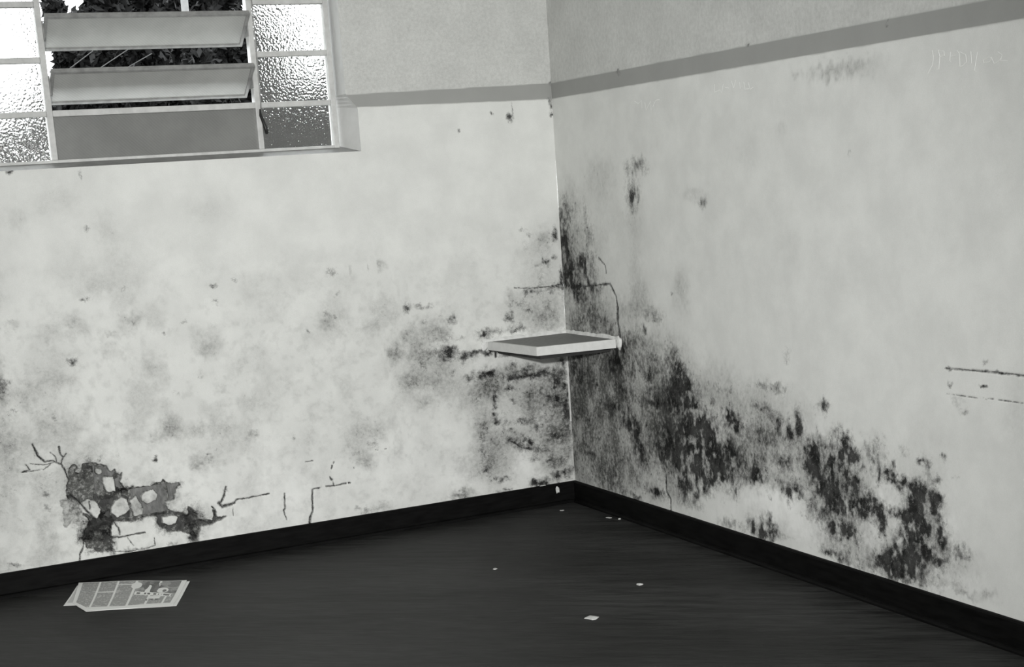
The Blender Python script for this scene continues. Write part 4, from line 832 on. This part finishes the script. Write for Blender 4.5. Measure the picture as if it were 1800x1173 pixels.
o = chip((-0.111, -0.0215, 0.030), 0.026, 0.040, 'pale plaster chip leaning against the left-hand baseboard beside the corner', 7, 0.003, rot=0.0, tiltx=math.radians(84))
o.location = (-0.113, -0.022, 0.077)
chip((-0.183, -0.008, 0.1045), 0.040, 0.010, 'thin white sliver of plaster lying on top of the left-hand baseboard', 8, 0.003)

# ------------------------------------------------------------------ outside the window
boxo('ground', (-12, 0.5, -0.6), (16, 34, -0.5), M_ground, kind='structure')
def tree(loc, rx, ry, rz, zc, nleaf, leaf, seed, label, mat, trunk_r=0.09, name='tree', size_var=1.0):
    t = tag(empty(name, (loc[0], loc[1], -0.5)), label, 'tree', 'trees outside the window')
    r = np.random.RandomState(seed)
    d = r.normal(size=(nleaf, 3)); d /= np.linalg.norm(d, axis=1)[:, None]
    rad = r.rand(nleaf)**0.45; lump_ = 0.75+0.35*np.sin(d[:, 0]*5+seed)*np.cos(d[:, 2]*6+seed*2)
    c = d*(rad*lump_)[:, None]*np.array([rx, ry, rz]) + np.array([0, 0, zc+0.5])
    a = r.normal(size=(nleaf, 3)); a /= np.linalg.norm(a, axis=1)[:, None]
    b = np.cross(a, r.normal(size=(nleaf, 3))); b /= np.linalg.norm(b, axis=1)[:, None]
    s = leaf*(0.6+0.8*r.rand(nleaf))[:, None]
    v = np.stack([c-a*s, c-b*s*0.45, c+a*s, c+b*s*0.45], 1).reshape(-1, 3)
    me = bpy.data.meshes.new('crown'); me.from_pydata(v.tolist(), [], np.arange(nleaf*4).reshape(-1, 4).tolist())
    cr_ = link('crown', me, mat, t, None); cr_['kind'] = 'stuff'
    tube('trunk', [(0, 0, 0), (0.05, 0.02, (zc+0.5)*0.5), (0, 0, zc+0.5)], trunk_r, M_bark, t, taper=[1.2, 0.9, 0.5])
    return t
left_tree = tree((-0.86, 7.0), 0.48, 0.45, 1.45, 2.35, 24000, 0.055, 2, 'slim dark leafy tree nearest the left end of the open sashes', M_leaf, 0.07)
tree((0.28, 7.1), 0.52, 0.45, 1.5, 2.4, 26000, 0.055, 1, 'slim dark leafy tree nearest the right end of the open sashes', M_leaf, 0.07)
tree((-0.32, 9.0), 0.68, 0.6, 1.5, 2.5, 26000, 0.07, 7, 'dark leafy tree standing behind and between the two slim trees', M_leaf, 0.08)
tree((1.02, 9.3), 0.42, 0.5, 1.6, 2.5, 18000, 0.065, 8, 'narrow dark tree behind the right end of the open sashes', M_leaf, 0.07)
tree((2.80, 9.6), 1.30, 0.7, 2.1, 1.55, 24000, 0.08, 3, 'broad dark bush rising behind the right-hand panes', M_leaf, 0.12)
tree((-1.60, 10.9), 1.28, 0.55, 2.1, 1.15, 34000, 0.08, 4, 'low dark bush beyond the left-hand panes', M_leaf, 0.10)
tree((1.45, 12.6), 1.75, 0.8, 2.9, 2.4, 34000, 0.09, 5, 'wide dark tree farthest away behind all the others', M_leaf, 0.12)
tree((0.50, 10.6), 0.52, 0.45, 2.2, 2.4, 22000, 0.07, 11, 'tall thin dark tree behind the gap above the upper open sash', M_leaf, 0.07)
tree((2.0, 11.2), 0.75, 0.5, 1.75, 1.3, 14000, 0.08, 9, 'low dark shrub between the narrow tree and the broad bush', M_leaf, 0.07)
tree((-0.28, 5.2), 0.36, 0.3, 1.25, 1.78, 18000, 0.05, 12, 'small dark shrub standing in front of the pale post', M_leaf, 0.04)
for a, b in (((-1.13, 2.72), (-0.95, 2.84)), ((-0.90, 2.71), (-0.66, 2.85)), ((-0.70, 2.70), (-0.48, 2.81))):
    d = Vector((b[0]-a[0], 0, b[1]-a[1])); p = Vector((a[0], 6.42, a[1]))
    tube('twig', [p-d*0.8+Vector((0, 0.25, 0)), p, p+d*1.3], 0.004, M_twig, left_tree, off=Vector((-0.86, 7.0, -0.5)))
tube_post = tube('wooden_post', [(-0.16, 6.2, -0.5), (-0.16, 6.2, 1.5), (-0.15, 6.2, 3.6)], 0.032, M_post, None)
tag(tube_post, 'pale vertical post standing behind the small shrub outside the window', 'post')
